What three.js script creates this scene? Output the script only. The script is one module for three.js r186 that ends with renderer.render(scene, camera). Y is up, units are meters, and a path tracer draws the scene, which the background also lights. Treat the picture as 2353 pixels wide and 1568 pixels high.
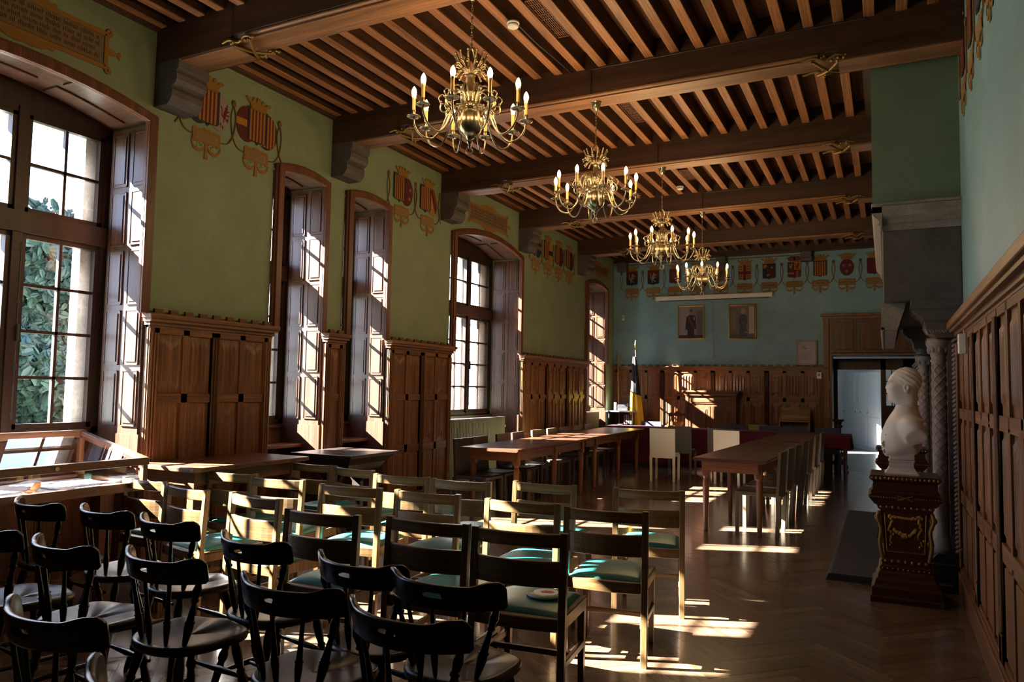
import * as THREE from 'three';
import { RoundedBoxGeometry } from 'three/addons/geometries/RoundedBoxGeometry.js';
import { MarchingCubes } from 'three/addons/objects/MarchingCubes.js';
import * as BGU from 'three/addons/utils/BufferGeometryUtils.js';
import { Brush, Evaluator, SUBTRACTION } from 'three-bvh-csg';

// ---------- camera, sky, sun, exposure ----------
const scene = new THREE.Scene();
const RAD = Math.PI / 180;
const camera = new THREE.PerspectiveCamera(49.33, 2353 / 1568, 0.05, 300);
camera.position.set(0, 1.5, 0);
camera.rotation.order = 'YXZ';
camera.rotation.set(3.677 * RAD, 26.741 * RAD, 1.006 * RAD);
const renderer = new THREE.WebGLRenderer({ antialias: true });
renderer.toneMapping = THREE.LinearToneMapping;
renderer.toneMappingExposure = 1.0;
renderer.shadowMap.enabled = true;

const SUN_DIR = new THREE.Vector3(1, -0.66, -0.40).normalize();
const sun = new THREE.DirectionalLight(0xffffff, 190);
sun.color.setRGB(1.0, 0.97, 0.92);
sun.name = 'sun';
sun.target.position.set(-3, 0, -8); sun.target.name = 'sun_target';
sun.position.copy(sun.target.position).addScaledVector(SUN_DIR, -45);
sun.castShadow = true;
Object.assign(sun.shadow.camera, { left: -22, right: 22, top: 22, bottom: -22, near: 1, far: 110 });
sun.shadow.mapSize.set(4096, 4096);
scene.add(sun, sun.target);

{ // clear morning sky with a bright haze low down
  const w = 256, h = 128, d = new Float32Array(w * h * 4);
  for (let j = 0; j < h; j++) for (let i = 0; i < w; i++) {
    const el = (j + 0.5) / h * 2 - 1, y = Math.max(0, Math.sin(el * Math.PI / 2)), t = Math.pow(y, 0.55);
    const k = (j * w + i) * 4, S = 6.5;
    d[k] = S * (0.95 - 0.66 * t); d[k + 1] = S * (1.12 - 0.58 * t); d[k + 2] = S * (1.4 - 0.2 * t); d[k + 3] = 1;
  }
  const sky = new THREE.DataTexture(d, w, h, THREE.RGBAFormat, THREE.FloatType);
  sky.mapping = THREE.EquirectangularReflectionMapping; sky.magFilter = THREE.LinearFilter; sky.needsUpdate = true;
  scene.background = sky;
}
const BULB = 0.40;                        // candela of one candle bulb in the picture's units

// ---------- place ----------
const WL = -5.35, XR = 0.55, ZF = -15.6, ZB = 4.0, YJ = 4.42, YB = 4.165, YD = 4.58;

// ---------- helpers ----------
let seed = 12345;
const rnd = () => { seed = (seed * 1664525 + 1013904223) >>> 0; return seed / 4294967296; };
const rr = (a, b) => a + (b - a) * rnd();
const V = (x, y, z) => new THREE.Vector3(x, y, z);
const names = {};
function numbered(n) { const k = names[n] = (names[n] ?? -1) + 1; return k ? n + '_' + String(k).padStart(3, '0') : n; }
function uvw(g, grain = 'y', jitter = true) {      // box projection in metres, grain runs along u
  g = g.index ? g.toNonIndexed() : g.clone();
  const p = g.attributes.position, n = g.attributes.normal, uv = new Float32Array(p.count * 2), gi = 'xyz'.indexOf(grain);
  const ou = jitter ? rnd() * 3 : 0, ov = jitter ? rnd() * 3 : 0, get = (a, i, c) => c === 0 ? a.getX(i) : c === 1 ? a.getY(i) : a.getZ(i);
  for (let t = 0; t < p.count; t += 3) {
    const s = [0, 1, 2].map((c) => Math.abs(get(n, t, c) + get(n, t + 1, c) + get(n, t + 2, c)));
    const a = s.indexOf(Math.max(...s)); let u = gi, v = 3 - a - gi;
    if (a === gi) { u = (a + 1) % 3; v = (a + 2) % 3; }
    for (let i = t; i < t + 3; i++) { uv[i * 2] = get(p, i, u) + ou; uv[i * 2 + 1] = get(p, i, v) + ov; }
  }
  g.setAttribute('uv', new THREE.BufferAttribute(uv, 2));
  for (const k of Object.keys(g.attributes)) if (!['position', 'normal', 'uv'].includes(k)) g.deleteAttribute(k);
  return g;
}
const join = (list, grain) => { const l = [].concat(list).map((g) => uvw(g, grain)); return l.length > 1 ? BGU.mergeGeometries(l) : l[0]; };
function keepUv(list) { const l = [].concat(list).map((g) => (g.index ? g.toNonIndexed() : g)); return l.length > 1 ? BGU.mergeGeometries(l) : l[0]; }
function meshOf(name, geo, mat) { const m = new THREE.Mesh(geo, mat); m.name = name; m.castShadow = m.receiveShadow = true; return m; }
function part(name, geos, mat, parent, grain = 'y', label) { const m = meshOf(name, join(geos, grain), mat); parent.add(m); if (label) m.userData.label = label; return m; }
function partUv(name, geos, mat, parent) { const m = meshOf(name, keepUv(geos), mat); parent.add(m); return m; }
function thing(name, label, category, pos = [0, 0, 0], ry = 0, group) {
  const o = new THREE.Group(); o.name = numbered(name); scene.add(o); o.position.set(...pos); o.rotation.y = ry;
  o.userData = { label, category }; if (group) o.userData.group = group; return o;
}
function tag(o, label, category, group) { o.name = numbered(o.name); scene.add(o); o.userData = { label, category }; if (group) o.userData.group = group; return o; }
function struct(name, pos = [0, 0, 0], ry = 0) { const o = new THREE.Group(); o.name = name; scene.add(o); o.position.set(...pos); o.rotation.y = ry; o.userData = { kind: 'structure' }; return o; }
function copy(o, base, pos, ry, label) { const c = o.clone(); c.name = numbered(base); scene.add(c); c.position.set(...pos); c.rotation.y = ry; c.userData = { ...o.userData, label }; return c; }
const box = (w, h, d, x = 0, y = 0, z = 0) => new THREE.BoxGeometry(w, h, d).translate(x, y, z);
const b6 = (x0, x1, y0, y1, z0, z1) => box(x1 - x0, y1 - y0, z1 - z0, (x0 + x1) / 2, (y0 + y1) / 2, (z0 + z1) / 2);
const rb = (w, h, d, r, x = 0, y = 0, z = 0, s = 1) => new RoundedBoxGeometry(w, h, d, s, Math.min(r, w / 2.01, h / 2.01, d / 2.01)).translate(x, y, z);
const rb6 = (x0, x1, y0, y1, z0, z1, r, s = 1) => rb(x1 - x0, y1 - y0, z1 - z0, r, (x0 + x1) / 2, (y0 + y1) / 2, (z0 + z1) / 2, s);
const cyl = (r0, r1, h, x = 0, y = 0, z = 0, n = 12) => new THREE.CylinderGeometry(r1, r0, h, n).translate(x, y + h / 2, z);
const lathe = (pts, n = 16) => new THREE.LatheGeometry(pts.map(([r, y]) => new THREE.Vector2(Math.max(r, 1e-4), y)), n);
const tube = (pts, r, seg = 16, rs = 6, closed = false) => new THREE.TubeGeometry(new THREE.CatmullRomCurve3(pts.map((p) => (p.isVector3 ? p : V(...p))), closed), seg, r, rs, closed);
function shape(pts, holes) { const s = new THREE.Shape(pts.map(([x, y]) => new THREE.Vector2(x, y))); if (holes) for (const h of holes) s.holes.push(new THREE.Path(h.map(([x, y]) => new THREE.Vector2(x, y)))); return s; }
const ext = (pts, d, holes, bevel = 0) => new THREE.ExtrudeGeometry(shape(pts, holes), { depth: d, bevelEnabled: bevel > 0, bevelSize: bevel, bevelThickness: bevel, bevelSegments: 1, curveSegments: 12, steps: 1 });
function bar(a, b, r0, r1 = r0, n = 8) { // straight rod between two points
  a = V(...a); b = V(...b); const d = b.clone().sub(a), g = new THREE.CylinderGeometry(r1, r0, d.length(), n);
  g.applyQuaternion(new THREE.Quaternion().setFromUnitVectors(V(0, 1, 0), d.clone().normalize())); return g.translate((a.x + b.x) / 2, (a.y + b.y) / 2, (a.z + b.z) / 2);
}
function along(g, a, b) { a = V(...a); b = V(...b); const d = b.clone().sub(a).normalize(); return g.applyQuaternion(new THREE.Quaternion().setFromUnitVectors(V(0, 1, 0), d)).translate(a.x, a.y, a.z); }
function loft(prof, hx = 1, hz = 1) { // square stack: [half width, y] rings
  const pos = []; const c = [[-1, 1], [1, 1], [1, -1], [-1, -1]];
  for (let i = 0; i < prof.length - 1; i++) { const [r0, y0] = prof[i], [r1, y1] = prof[i + 1];
    for (let k = 0; k < 4; k++) { const a = c[k], b = c[(k + 1) % 4]; const P = (q, r, y) => [q[0] * (r + (hx - 1)), y, q[1] * (r + (hz - 1))];
      const p0 = P(a, r0, y0), p1 = P(b, r0, y0), p2 = P(b, r1, y1), p3 = P(a, r1, y1); pos.push(...p0, ...p1, ...p2, ...p0, ...p2, ...p3); } }
  for (const [i, s] of [[0, -1], [prof.length - 1, 1]]) { const [r, y] = prof[i], q = c.map((a) => [a[0] * (r + hx - 1), y, a[1] * (r + hz - 1)]); pos.push(...(s > 0 ? [q[0], q[1], q[2], q[0], q[2], q[3]] : [q[0], q[2], q[1], q[0], q[3], q[2]]).flat()); }
  const g = new THREE.BufferGeometry(); g.setAttribute('position', new THREE.Float32BufferAttribute(pos, 3)); g.computeVertexNormals(); return g;
}
function grid(nu, nv, f, closed = false) { // parametric sheet f(u,v) -> [x,y,z]
  const pos = [], idx = [], uv = [];
  for (let j = 0; j <= nv; j++) for (let i = 0; i <= nu; i++) { pos.push(...f(i / nu, j / nv)); uv.push(i / nu, j / nv); }
  for (let j = 0; j < nv; j++) for (let i = 0; i < nu; i++) { const a = j * (nu + 1) + i, b = a + 1, c = a + nu + 1, d = c + 1; idx.push(a, b, d, a, d, c); }
  const g = new THREE.BufferGeometry(); g.setAttribute('position', new THREE.Float32BufferAttribute(pos, 3)); g.setAttribute('uv', new THREE.Float32BufferAttribute(uv, 2)); g.setIndex(idx); g.computeVertexNormals(); return g;
}
const ORD = ['first', 'second', 'third', 'fourth', 'fifth', 'sixth', 'seventh', 'eighth', 'ninth', 'tenth', 'eleventh'];

// ---------- textures and materials ----------
function hash(x, y, s) { let h = (x * 374761393 + y * 668265263 + s * 2147483647) | 0; h = Math.imul(h ^ (h >>> 13), 1274126177); h ^= h >>> 16; return (h >>> 0) / 4294967296; }
function vnoise(x, y, px, py, s) { const xi = Math.floor(x), yi = Math.floor(y), f = (t) => t * t * (3 - 2 * t), fx = f(x - xi), fy = f(y - yi), m = (a, n) => ((a % n) + n) % n;
  const h = (i, j) => hash(m(xi + i, px), m(yi + j, py), s); return (h(0, 0) * (1 - fx) + h(1, 0) * fx) * (1 - fy) + (h(0, 1) * (1 - fx) + h(1, 1) * fx) * fy; }
function dataTex(w, h, f, srgb = true) { const d = new Uint8Array(w * h * 4); for (let j = 0; j < h; j++) for (let i = 0; i < w; i++) { const c = f(i / w, j / h), k = (j * w + i) * 4; for (let n = 0; n < 3; n++) d[k + n] = Math.max(0, Math.min(255, Math.round(255 * (Array.isArray(c) ? c[n] : c)))); d[k + 3] = 255; }
  const t = new THREE.DataTexture(d, w, h); t.wrapS = t.wrapT = THREE.RepeatWrapping; t.magFilter = THREE.LinearFilter; t.minFilter = THREE.LinearMipmapLinearFilter; t.generateMipmaps = true; if (srgb) t.colorSpace = THREE.SRGBColorSpace; t.needsUpdate = true; return t; }
function woodTex(s, amt) { const t = dataTex(512, 256, (u, v) => {
    const wob = 0.035 * (vnoise(u * 3, v * 4, 3, 4, s) - 0.5); const q = v + wob;
    const a = vnoise(u * 4, q * 40, 4, 40, s + 1), b = vnoise(u * 10, q * 110, 10, 110, s + 2), c = vnoise(u * 2, q * 9, 2, 9, s + 3), k = vnoise(u * 60, q * 120, 60, 120, s + 4);
    const g = 1 - amt * (0.45 * a + 0.3 * b + 0.55 * c * c + 0.2 * k); return [g, g * (0.985 - 0.02 * c), g * (0.96 - 0.05 * c)]; }); t.repeat.set(1 / 1.3, 1 / 0.32); return t; }
const woodA = woodTex(3, 0.5), woodB = woodTex(17, 0.35);
const plasterTex = dataTex(256, 256, (u, v) => 0.9 + 0.1 * (0.6 * vnoise(u * 8, v * 8, 8, 8, 5) + 0.4 * vnoise(u * 40, v * 40, 40, 40, 6))); plasterTex.repeat.set(0.5, 0.5);
const stoneTex = dataTex(256, 256, (u, v) => { const a = vnoise(u * 6, v * 6, 6, 6, 8), b = vnoise(u * 30, v * 30, 30, 30, 9), c = vnoise(u * 90, v * 90, 90, 90, 10), w = Math.abs(vnoise(u * 5 + 0.3, v * 5, 5, 5, 11) - 0.5); return 0.72 + 0.16 * a + 0.08 * b + 0.08 * c + (w < 0.006 ? 0.12 : 0); }); stoneTex.repeat.set(1.2, 1.2);
const softTex = dataTex(256, 256, (u, v) => 0.5 + 0.5 * (0.7 * vnoise(u * 12, v * 12, 12, 12, 21) + 0.3 * vnoise(u * 50, v * 50, 50, 50, 22)), false); softTex.repeat.set(2, 2);
function mat(rgb, rough = 0.6, o = {}) { const { metal = 0, phys, ...rest } = o; const m = new (phys || rest.clearcoat !== undefined || rest.transmission !== undefined || rest.sheen !== undefined ? THREE.MeshPhysicalMaterial : THREE.MeshStandardMaterial)({ roughness: rough, metalness: metal, ...rest }); m.color.setRGB(...rgb); return m; }
const M = {
  oak: mat([0.37, 0.155, 0.055], 0.42, { map: woodA }), oakDark: mat([0.2, 0.078, 0.03], 0.4, { map: woodA }), casing: mat([0.26, 0.085, 0.03], 0.4, { map: woodA }),
  shutter: mat([0.19, 0.085, 0.05], 0.34, { map: woodA }), frame: mat([0.045, 0.02, 0.012], 0.4, { map: woodB }),
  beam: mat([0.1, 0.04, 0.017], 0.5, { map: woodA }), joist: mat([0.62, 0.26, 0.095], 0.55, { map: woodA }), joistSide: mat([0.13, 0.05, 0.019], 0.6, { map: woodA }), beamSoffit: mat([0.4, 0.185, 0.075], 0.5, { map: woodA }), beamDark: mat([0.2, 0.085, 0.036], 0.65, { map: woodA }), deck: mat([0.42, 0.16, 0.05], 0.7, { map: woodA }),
  wall: mat([0.225, 0.285, 0.165], 0.55, { map: plasterTex }), wallDaylit: mat([0.2, 0.37, 0.42], 0.5, { map: plasterTex }), white: mat([0.5, 0.54, 0.56], 0.5),  // right and far walls: same green paint, cool daylight tinted into the colour
  stone: mat([0.30, 0.26, 0.235], 0.7, { map: stoneTex }), stoneDark: mat([0.1, 0.085, 0.078], 0.6, { map: stoneTex }), slate: mat([0.022, 0.023, 0.03], 0.6, { map: stoneTex }), outStone: mat([0.62, 0.6, 0.56], 0.8, { map: stoneTex }),
  glass: mat([1, 1, 1], 0.0, { transmission: 1, thickness: 0, ior: 1.45 }),
  brass: mat([0.44, 0.37, 0.25], 0.25, { metal: 1 }), brassDull: mat([0.33, 0.26, 0.16], 0.34, { metal: 1 }), gold: mat([0.62, 0.42, 0.13], 0.34, { metal: 1 }), gilt: mat([0.22, 0.135, 0.035], 0.42, { metal: 0.6 }),
  iron: mat([0.02, 0.02, 0.022], 0.5), steel: mat([0.5, 0.5, 0.52], 0.3, { metal: 1 }),
  marble: mat([0.62, 0.58, 0.53], 0.42), mahog: mat([0.075, 0.022, 0.01], 0.35, { map: woodB }),
  chair: mat([0.3, 0.175, 0.07], 0.34, { map: woodA }), vinyl: mat([0.018, 0.17, 0.15], 0.38, { bumpMap: softTex, bumpScale: 0.0006 }),
  black: mat([0.009, 0.0065, 0.006], 0.27, { map: woodB }), blackSeat: mat([0.034, 0.03, 0.028], 0.34, { map: woodA }),
  tableTop: mat([0.17, 0.062, 0.032], 0.32, { map: woodA }), tableLeg: mat([0.42, 0.15, 0.05], 0.42, { map: woodA }),
  taupe: mat([0.13, 0.105, 0.065], 0.42), leatherDark: mat([0.045, 0.038, 0.032], 0.42), leatherGrey: mat([0.12, 0.12, 0.1], 0.45), leatherWhite: mat([0.74, 0.72, 0.6], 0.42), leatherBlue: mat([0.05, 0.06, 0.085], 0.45), olive: mat([0.28, 0.24, 0.06], 0.5),
  cloth: mat([0.085, 0.004, 0.016], 0.9, { sheen: 0.4, sheenRoughness: 0.5 }), paper: mat([0.74, 0.73, 0.7], 0.7), ribbon: mat([0.3, 0.01, 0.04], 0.6), wax: mat([0.45, 0.2, 0.07], 0.5),
  grey: mat([0.3, 0.3, 0.3], 0.4), plastic: mat([0.75, 0.75, 0.72], 0.4), radiator: mat([0.19, 0.21, 0.12], 0.45), candle: mat([0.62, 0.33, 0.1], 0.6),
  ochre: mat([0.24, 0.115, 0.014], 0.8), ochreDark: mat([0.13, 0.065, 0.012], 0.8), pine: mat([0.5, 0.32, 0.14], 0.45, { map: woodA }), desk: mat([0.26, 0.1, 0.045], 0.4, { map: woodA }), blackTable: mat([0.05, 0.035, 0.03], 0.32, { map: woodB }),
  bulb: new THREE.MeshStandardMaterial({ color: 0xffffff, roughness: 0.4, emissive: new THREE.Color().setRGB(1, 0.72, 0.36), emissiveIntensity: 4.5 }),
};
M.paneled = M.oak;
const canvasTex = (w, h, draw) => { const c = document.createElement('canvas'); c.width = w; c.height = h; const x = c.getContext('2d'); draw(x, w, h); const t = new THREE.CanvasTexture(c); t.colorSpace = THREE.SRGBColorSpace; t.anisotropy = 4; return t; };
// ---------- floor: varnished herringbone blocks on a slab ----------
{
  const floor = struct('floor');
  part('subfloor', b6(WL - 0.6, XR + 0.3, -0.2, -0.006, ZF - 0.9, ZB + 0.2), M.oakDark, floor, 'x');
  const W = 0.095, L = 0.57, gap = 0.0016, dirA = V(1, 0, 1).normalize();
  const tones = [[0.235, 0.155, 0.1], [0.2, 0.126, 0.08], [0.265, 0.18, 0.12], [0.175, 0.108, 0.066], [0.22, 0.14, 0.088]];
  const mats = tones.map((c) => mat(c, 0.27, { map: woodB, bumpMap: softTex, bumpScale: 0.00025, clearcoat: 0.35, clearcoatRoughness: 0.12 }));
  const geos = [0, 1, 2].map(() => join(box(L - gap, 0.02, W - gap, 0, -0.01, 0), 'x'));
  const blocks = [];
  for (let i = -140; i < 140; i++) for (let j = -40; j < 40; j++) for (let k = 0; k < 2; k++) {
    const ox = i * W + j * L, oy = i * W - j * L;                               // lattice of the herringbone
    const cx = k ? ox + L + W / 2 : ox + L / 2, cy = k ? oy + W - L / 2 : oy + W / 2, s = Math.SQRT1_2;
    const x = (cx - cy) * s - 2.4, z = -(cx + cy) * s - 6;                       // rows run along the room
    if (x < WL - 0.3 || x > XR + 0.25 || z > ZB || z < ZF - 0.55) continue;
    blocks.push({ x, z, ry: k ? -Math.PI / 4 : Math.PI / 4 });
  }
  const p = new THREE.Vector3(); camera.updateMatrixWorld(); camera.updateProjectionMatrix();
  for (const b of blocks) { p.set(b.x, 0, b.z).project(camera); const d = Math.hypot(b.x, b.z, 1.5); b.s = (p.z < 1 && Math.abs(p.x) < 1.02 && Math.abs(p.y) < 1.02 && b.x > -1.9 && b.z < -2) ? 1 / (d * d * d) : 0; }
  blocks.sort((a, b) => b.s - a.s || a.z - b.z || a.x - b.x);
  const pick = () => Math.floor(rnd() * 5);
  for (const b of blocks.slice(0, 300)) { const m = meshOf('parquet_block', geos[Math.floor(rnd() * 3)], mats[pick()]); m.position.set(b.x, rr(-0.0006, 0.0004), b.z); m.rotation.set(rr(-1, 1) * 0.0035, b.ry, rr(-1, 1) * 0.0018, 'YXZ'); floor.add(m); }
  const rest = blocks.slice(300), im = new THREE.InstancedMesh(geos[0], mat([1, 1, 1], 0.27, { map: woodB, bumpMap: softTex, bumpScale: 0.00025, clearcoat: 0.35, clearcoatRoughness: 0.12 }), rest.length), o = new THREE.Object3D(), c = new THREE.Color();
  rest.forEach((b, i) => { o.position.set(b.x, rr(-0.0006, 0.0004), b.z); o.rotation.set(rr(-1, 1) * 0.0035, b.ry, rr(-1, 1) * 0.0018, 'YXZ'); o.updateMatrix(); im.setMatrixAt(i, o.matrix); im.setColorAt(i, c.setRGB(...tones[pick()])); });
  im.name = 'parquet'; im.userData.kind = 'stuff'; im.castShadow = im.receiveShadow = true; floor.add(im);
}

// ---------- ceiling: beams, joists, boards ----------
const BEAMZ = [0.4, -1.8, -4.0, -6.19, -8.41, -10.8, -13.4];     // front faces, 0.29 thick
{
  const ceil = struct('ceiling');
  part('deck', b6(WL - 0.3, XR + 0.3, YD, YD + 0.15, ZF - 0.3, ZB + 0.3), M.deck, ceil, 'z');
  const beamGeo = (w) => { // cross-section with a bead at the lower arrises
    const prof = [[0, YD], [0, YB + 0.035], [-0.014, YB + 0.03], [-0.024, YB + 0.016], [-0.03, YB + 0.012], [-0.034, YB], [-w + 0.034, YB], [-w + 0.03, YB + 0.012], [-w + 0.014, YB + 0.03], [-w, YB + 0.035], [-w, YD]];
    return prof; };
  const w = 0.29, mkBeam = (z, x0, x1) => { const L = x1 - x0, pr = beamGeo(w), g = ext(pr.map(([a, b]) => [a, b]), L - 1.9); g.rotateY(-Math.PI / 2); g.translate(x1 - 0.95, 0, z);
    return [g, b6(x0, x0 + 0.96, YB - 0.045, YD, z - w - 0.004, z + 0.004), b6(x1 - 0.96, x1, YB - 0.045, YD, z - w - 0.004, z + 0.004)]; };
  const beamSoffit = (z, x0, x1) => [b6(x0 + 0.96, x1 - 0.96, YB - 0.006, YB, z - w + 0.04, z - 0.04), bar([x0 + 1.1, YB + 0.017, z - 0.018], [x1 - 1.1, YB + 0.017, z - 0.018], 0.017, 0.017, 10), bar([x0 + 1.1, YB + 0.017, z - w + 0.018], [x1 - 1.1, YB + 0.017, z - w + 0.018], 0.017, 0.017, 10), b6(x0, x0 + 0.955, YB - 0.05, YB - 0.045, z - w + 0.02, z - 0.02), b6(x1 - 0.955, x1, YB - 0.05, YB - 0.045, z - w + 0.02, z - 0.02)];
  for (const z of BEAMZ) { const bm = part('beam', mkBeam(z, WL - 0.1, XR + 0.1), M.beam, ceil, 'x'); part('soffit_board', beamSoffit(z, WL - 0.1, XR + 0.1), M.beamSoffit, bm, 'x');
    for (const x of [WL + 0.95, XR - 0.92]) { // carved leaf and ribbon knot where the bead stops
      const g = []; for (const s of [0, 1]) { const zz = s ? z - w + 0.01 : z - 0.01; g.push(tube([[x - 0.22, YB - 0.02, zz], [x - 0.1, YB - 0.01, zz + 0.02], [x - 0.03, YB - 0.035, zz], [x + 0.05, YB - 0.005, zz + 0.015], [x + 0.12, YB - 0.02, zz]], 0.011, 14, 5)); for (let i = 0; i < 9; i++) g.push(new THREE.SphereGeometry(0.014, 6, 5).translate(x + rr(-0.1, 0.14), YB + rr(-0.045, 0), zz + rr(-0.02, 0.02))); }
      g.push(tube([[x - 0.12, YB - 0.03, z], [x - 0.02, YB - 0.055, z - w / 2], [x + 0.08, YB - 0.03, z - w]], 0.012, 12, 5), tube([[x + 0.1, YB - 0.03, z], [x, YB - 0.055, z - w / 2], [x - 0.1, YB - 0.03, z - w]], 0.014, 12, 5));
      part('carved_knot', g, M.gilt, ceil, 'x'); } }
  part('beam', b6(WL - 0.1, XR + 0.1, 4.3, YD, ZF, ZF + 0.06), M.beam, ceil, 'x');
  const ends = [ZB, ...BEAMZ, ZF];
  for (let b = 0; b < ends.length - 1; b++) { const z1 = b ? ends[b] - w : ends[b], z0 = ends[b + 1]; if (z1 - z0 < 0.1) continue;
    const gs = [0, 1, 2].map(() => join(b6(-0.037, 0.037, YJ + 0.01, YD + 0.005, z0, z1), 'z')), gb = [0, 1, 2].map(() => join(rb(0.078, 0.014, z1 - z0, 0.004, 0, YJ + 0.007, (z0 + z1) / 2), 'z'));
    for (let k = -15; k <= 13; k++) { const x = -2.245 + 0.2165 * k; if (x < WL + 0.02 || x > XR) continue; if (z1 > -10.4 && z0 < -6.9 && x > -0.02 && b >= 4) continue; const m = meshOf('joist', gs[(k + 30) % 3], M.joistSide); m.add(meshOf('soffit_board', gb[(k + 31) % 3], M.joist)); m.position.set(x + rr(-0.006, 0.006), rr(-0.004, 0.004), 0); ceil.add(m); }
    part('wall_plate', b6(WL, WL + 0.05, YJ - 0.03, YD, z0, z1), M.joistSide, ceil, 'z'); }
}
// ventilation grilles between joists, smoke detectors, cable
for (const [z0, z1, lab] of [[-4.9, -5.55, 'brown slatted vent grille between joists above the nearest chandelier'], [-7.13, -7.72, 'brown slatted vent grille between joists above the second chandelier'], [-9.66, -10.15, 'brown slatted vent grille between joists above the third chandelier']]) {
  const t = thing('ceiling_vent', lab, 'vent', [-2.36, YJ + 0.015, (z0 + z1) / 2]), L = z0 - z1, m = M.casing;
  part('frame', [b6(-0.067, -0.055, 0, 0.03, -L / 2, L / 2), b6(0.055, 0.067, 0, 0.03, -L / 2, L / 2), b6(-0.067, 0.067, 0, 0.03, -L / 2, -L / 2 + 0.012), b6(-0.067, 0.067, 0, 0.03, L / 2 - 0.012, L / 2)], m, t, 'z');
  part('backing', b6(-0.06, 0.06, 0.03, 0.16, -L / 2, L / 2), M.iron, t);
  for (let i = 1; i < 8; i++) part('crossbar', b6(-0.055, 0.055, 0.004, 0.02, -L / 2 + L * i / 8 - 0.004, -L / 2 + L * i / 8 + 0.004), m, t, 'x');
  for (let i = 1; i < 7; i++) part('slat', b6(-0.06 + 0.12 * i / 7 - 0.004, -0.06 + 0.12 * i / 7 + 0.004, 0.008, 0.022, -L / 2, L / 2), m, t, 'z');
}
for (const [x, z, lab] of [[-2.62, -5.12, 'white round smoke detector under joists by the nearest chandelier chain'], [-2.585, -10.36, 'white round smoke detector under joists near the third chandelier']]) {
  const t = thing('smoke_detector', lab, 'smoke detector', [x, YJ, z]);
  part('base', lathe([[0, 0], [0.05, 0], [0.052, -0.012], [0.05, -0.02], [0, -0.02]], 20), M.plastic, t);
  part('sensor_head', lathe([[0.04, -0.02], [0.04, -0.026], [0.046, -0.03], [0.044, -0.042], [0.03, -0.05], [0, -0.052]], 20), M.plastic, t);
  part('slot_ring', new THREE.TorusGeometry(0.041, 0.004, 6, 20).rotateX(Math.PI / 2).translate(0, -0.027, 0), M.iron, t);
}
tag(meshOf('cable', join(tube([[-2.6, YJ - 0.005, -5.16], [-2.59, YJ - 0.012, -5.5], [-2.57, YJ - 0.006, -5.9], [-2.55, YJ - 0.012, -6.18]], 0.006, 20, 6)), M.iron), 'thin dark cable clipped under a joist behind the smoke detector', 'cable');

// ---------- chimney breast, right / back / far walls ----------
{
  const wr = struct('wall_right'); part('plaster', b6(XR, XR + 0.3, 0, 4.75, ZF - 0.3, ZB + 0.2), M.wallDaylit, wr, 'z');
  const wb = struct('wall_back'); part('plaster', b6(WL - 1, XR + 0.3, 0, 4.75, ZB, ZB + 0.3), M.wall, wb, 'x');
  const wf = struct('wall_far'), o = [-0.98, 0.5, 2.29];
  part('plaster', [ext([[WL - 0.9, 0], [o[0], 0], [o[0], o[2]], [o[1], o[2]], [o[1], 0], [XR + 0.3, 0], [XR + 0.3, 4.75], [WL - 0.9, 4.75]], 0.5).translate(0, 0, ZF - 0.5)], M.wallDaylit, wf, 'x');
  for (const x of [-5.13, -3.0, -1.36]) part('corbel', [rb6(x - 0.11, x + 0.11, 4.1, 4.3, ZF, ZF + 0.16, 0.015), rb6(x - 0.1, x + 0.1, 4.16, 4.3, ZF, ZF + 0.2, 0.02)], M.stoneDark, wf, 'x');
  part('picture_rail', b6(WL, -1.48, 4.245, 4.262, ZF, ZF + 0.015), M.oakDark, wf, 'x');
  const cb = struct('trim_5'); part('chimney_breast', b6(-0.082, XR, 3.0, YJ, -9.8, -6.78), mat([0.13, 0.19, 0.14], 0.6, { map: plasterTex }), cb, 'z');  // breast: wall paint with shade put into its darker colour
  part('edge_board', b6(-0.15, -0.084, YJ - 0.08, YJ, -8.41, -6.5), M.beam, cb, 'z');
}
// ---------- left wall with its arched window niches (local: x along the wall away from the camera, z into the room) ----------
const WIN = [ // outer casing from, to, rise of the arch, casements
  { n: 1, a: 1.9, b: 4.02, apex: 3.81, k: 3, js: 0.18 }, { n: 2, a: 5.36, b: 6.15, apex: 3.735, k: 1, js: 0.17 }, { n: 3, a: 6.44, b: 7.27, apex: 3.735, k: 1, js: 0.19 }, { n: 4, a: 8.7, b: 10.92, apex: 3.85, k: 3, js: 0.28 }, { n: 5, a: 13.83, b: 15.12, apex: 3.78, k: 2, js: 0.15 }];
const SPR = 3.67, CAS = 0.085, LIP = -0.015, RD = 0.55;
const arc = (a, b, s, apex, n = 14) => { const w = (b - a) / 2, h = apex - s, R = (w * w + h * h) / (2 * h), cx = (a + b) / 2, cy = apex - R, t0 = Math.asin(w / R), o = []; for (let i = 0; i <= n; i++) { const t = -t0 + 2 * t0 * i / n; o.push([cx + R * Math.sin(t), cy + R * Math.cos(t)]); } return o; };
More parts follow.
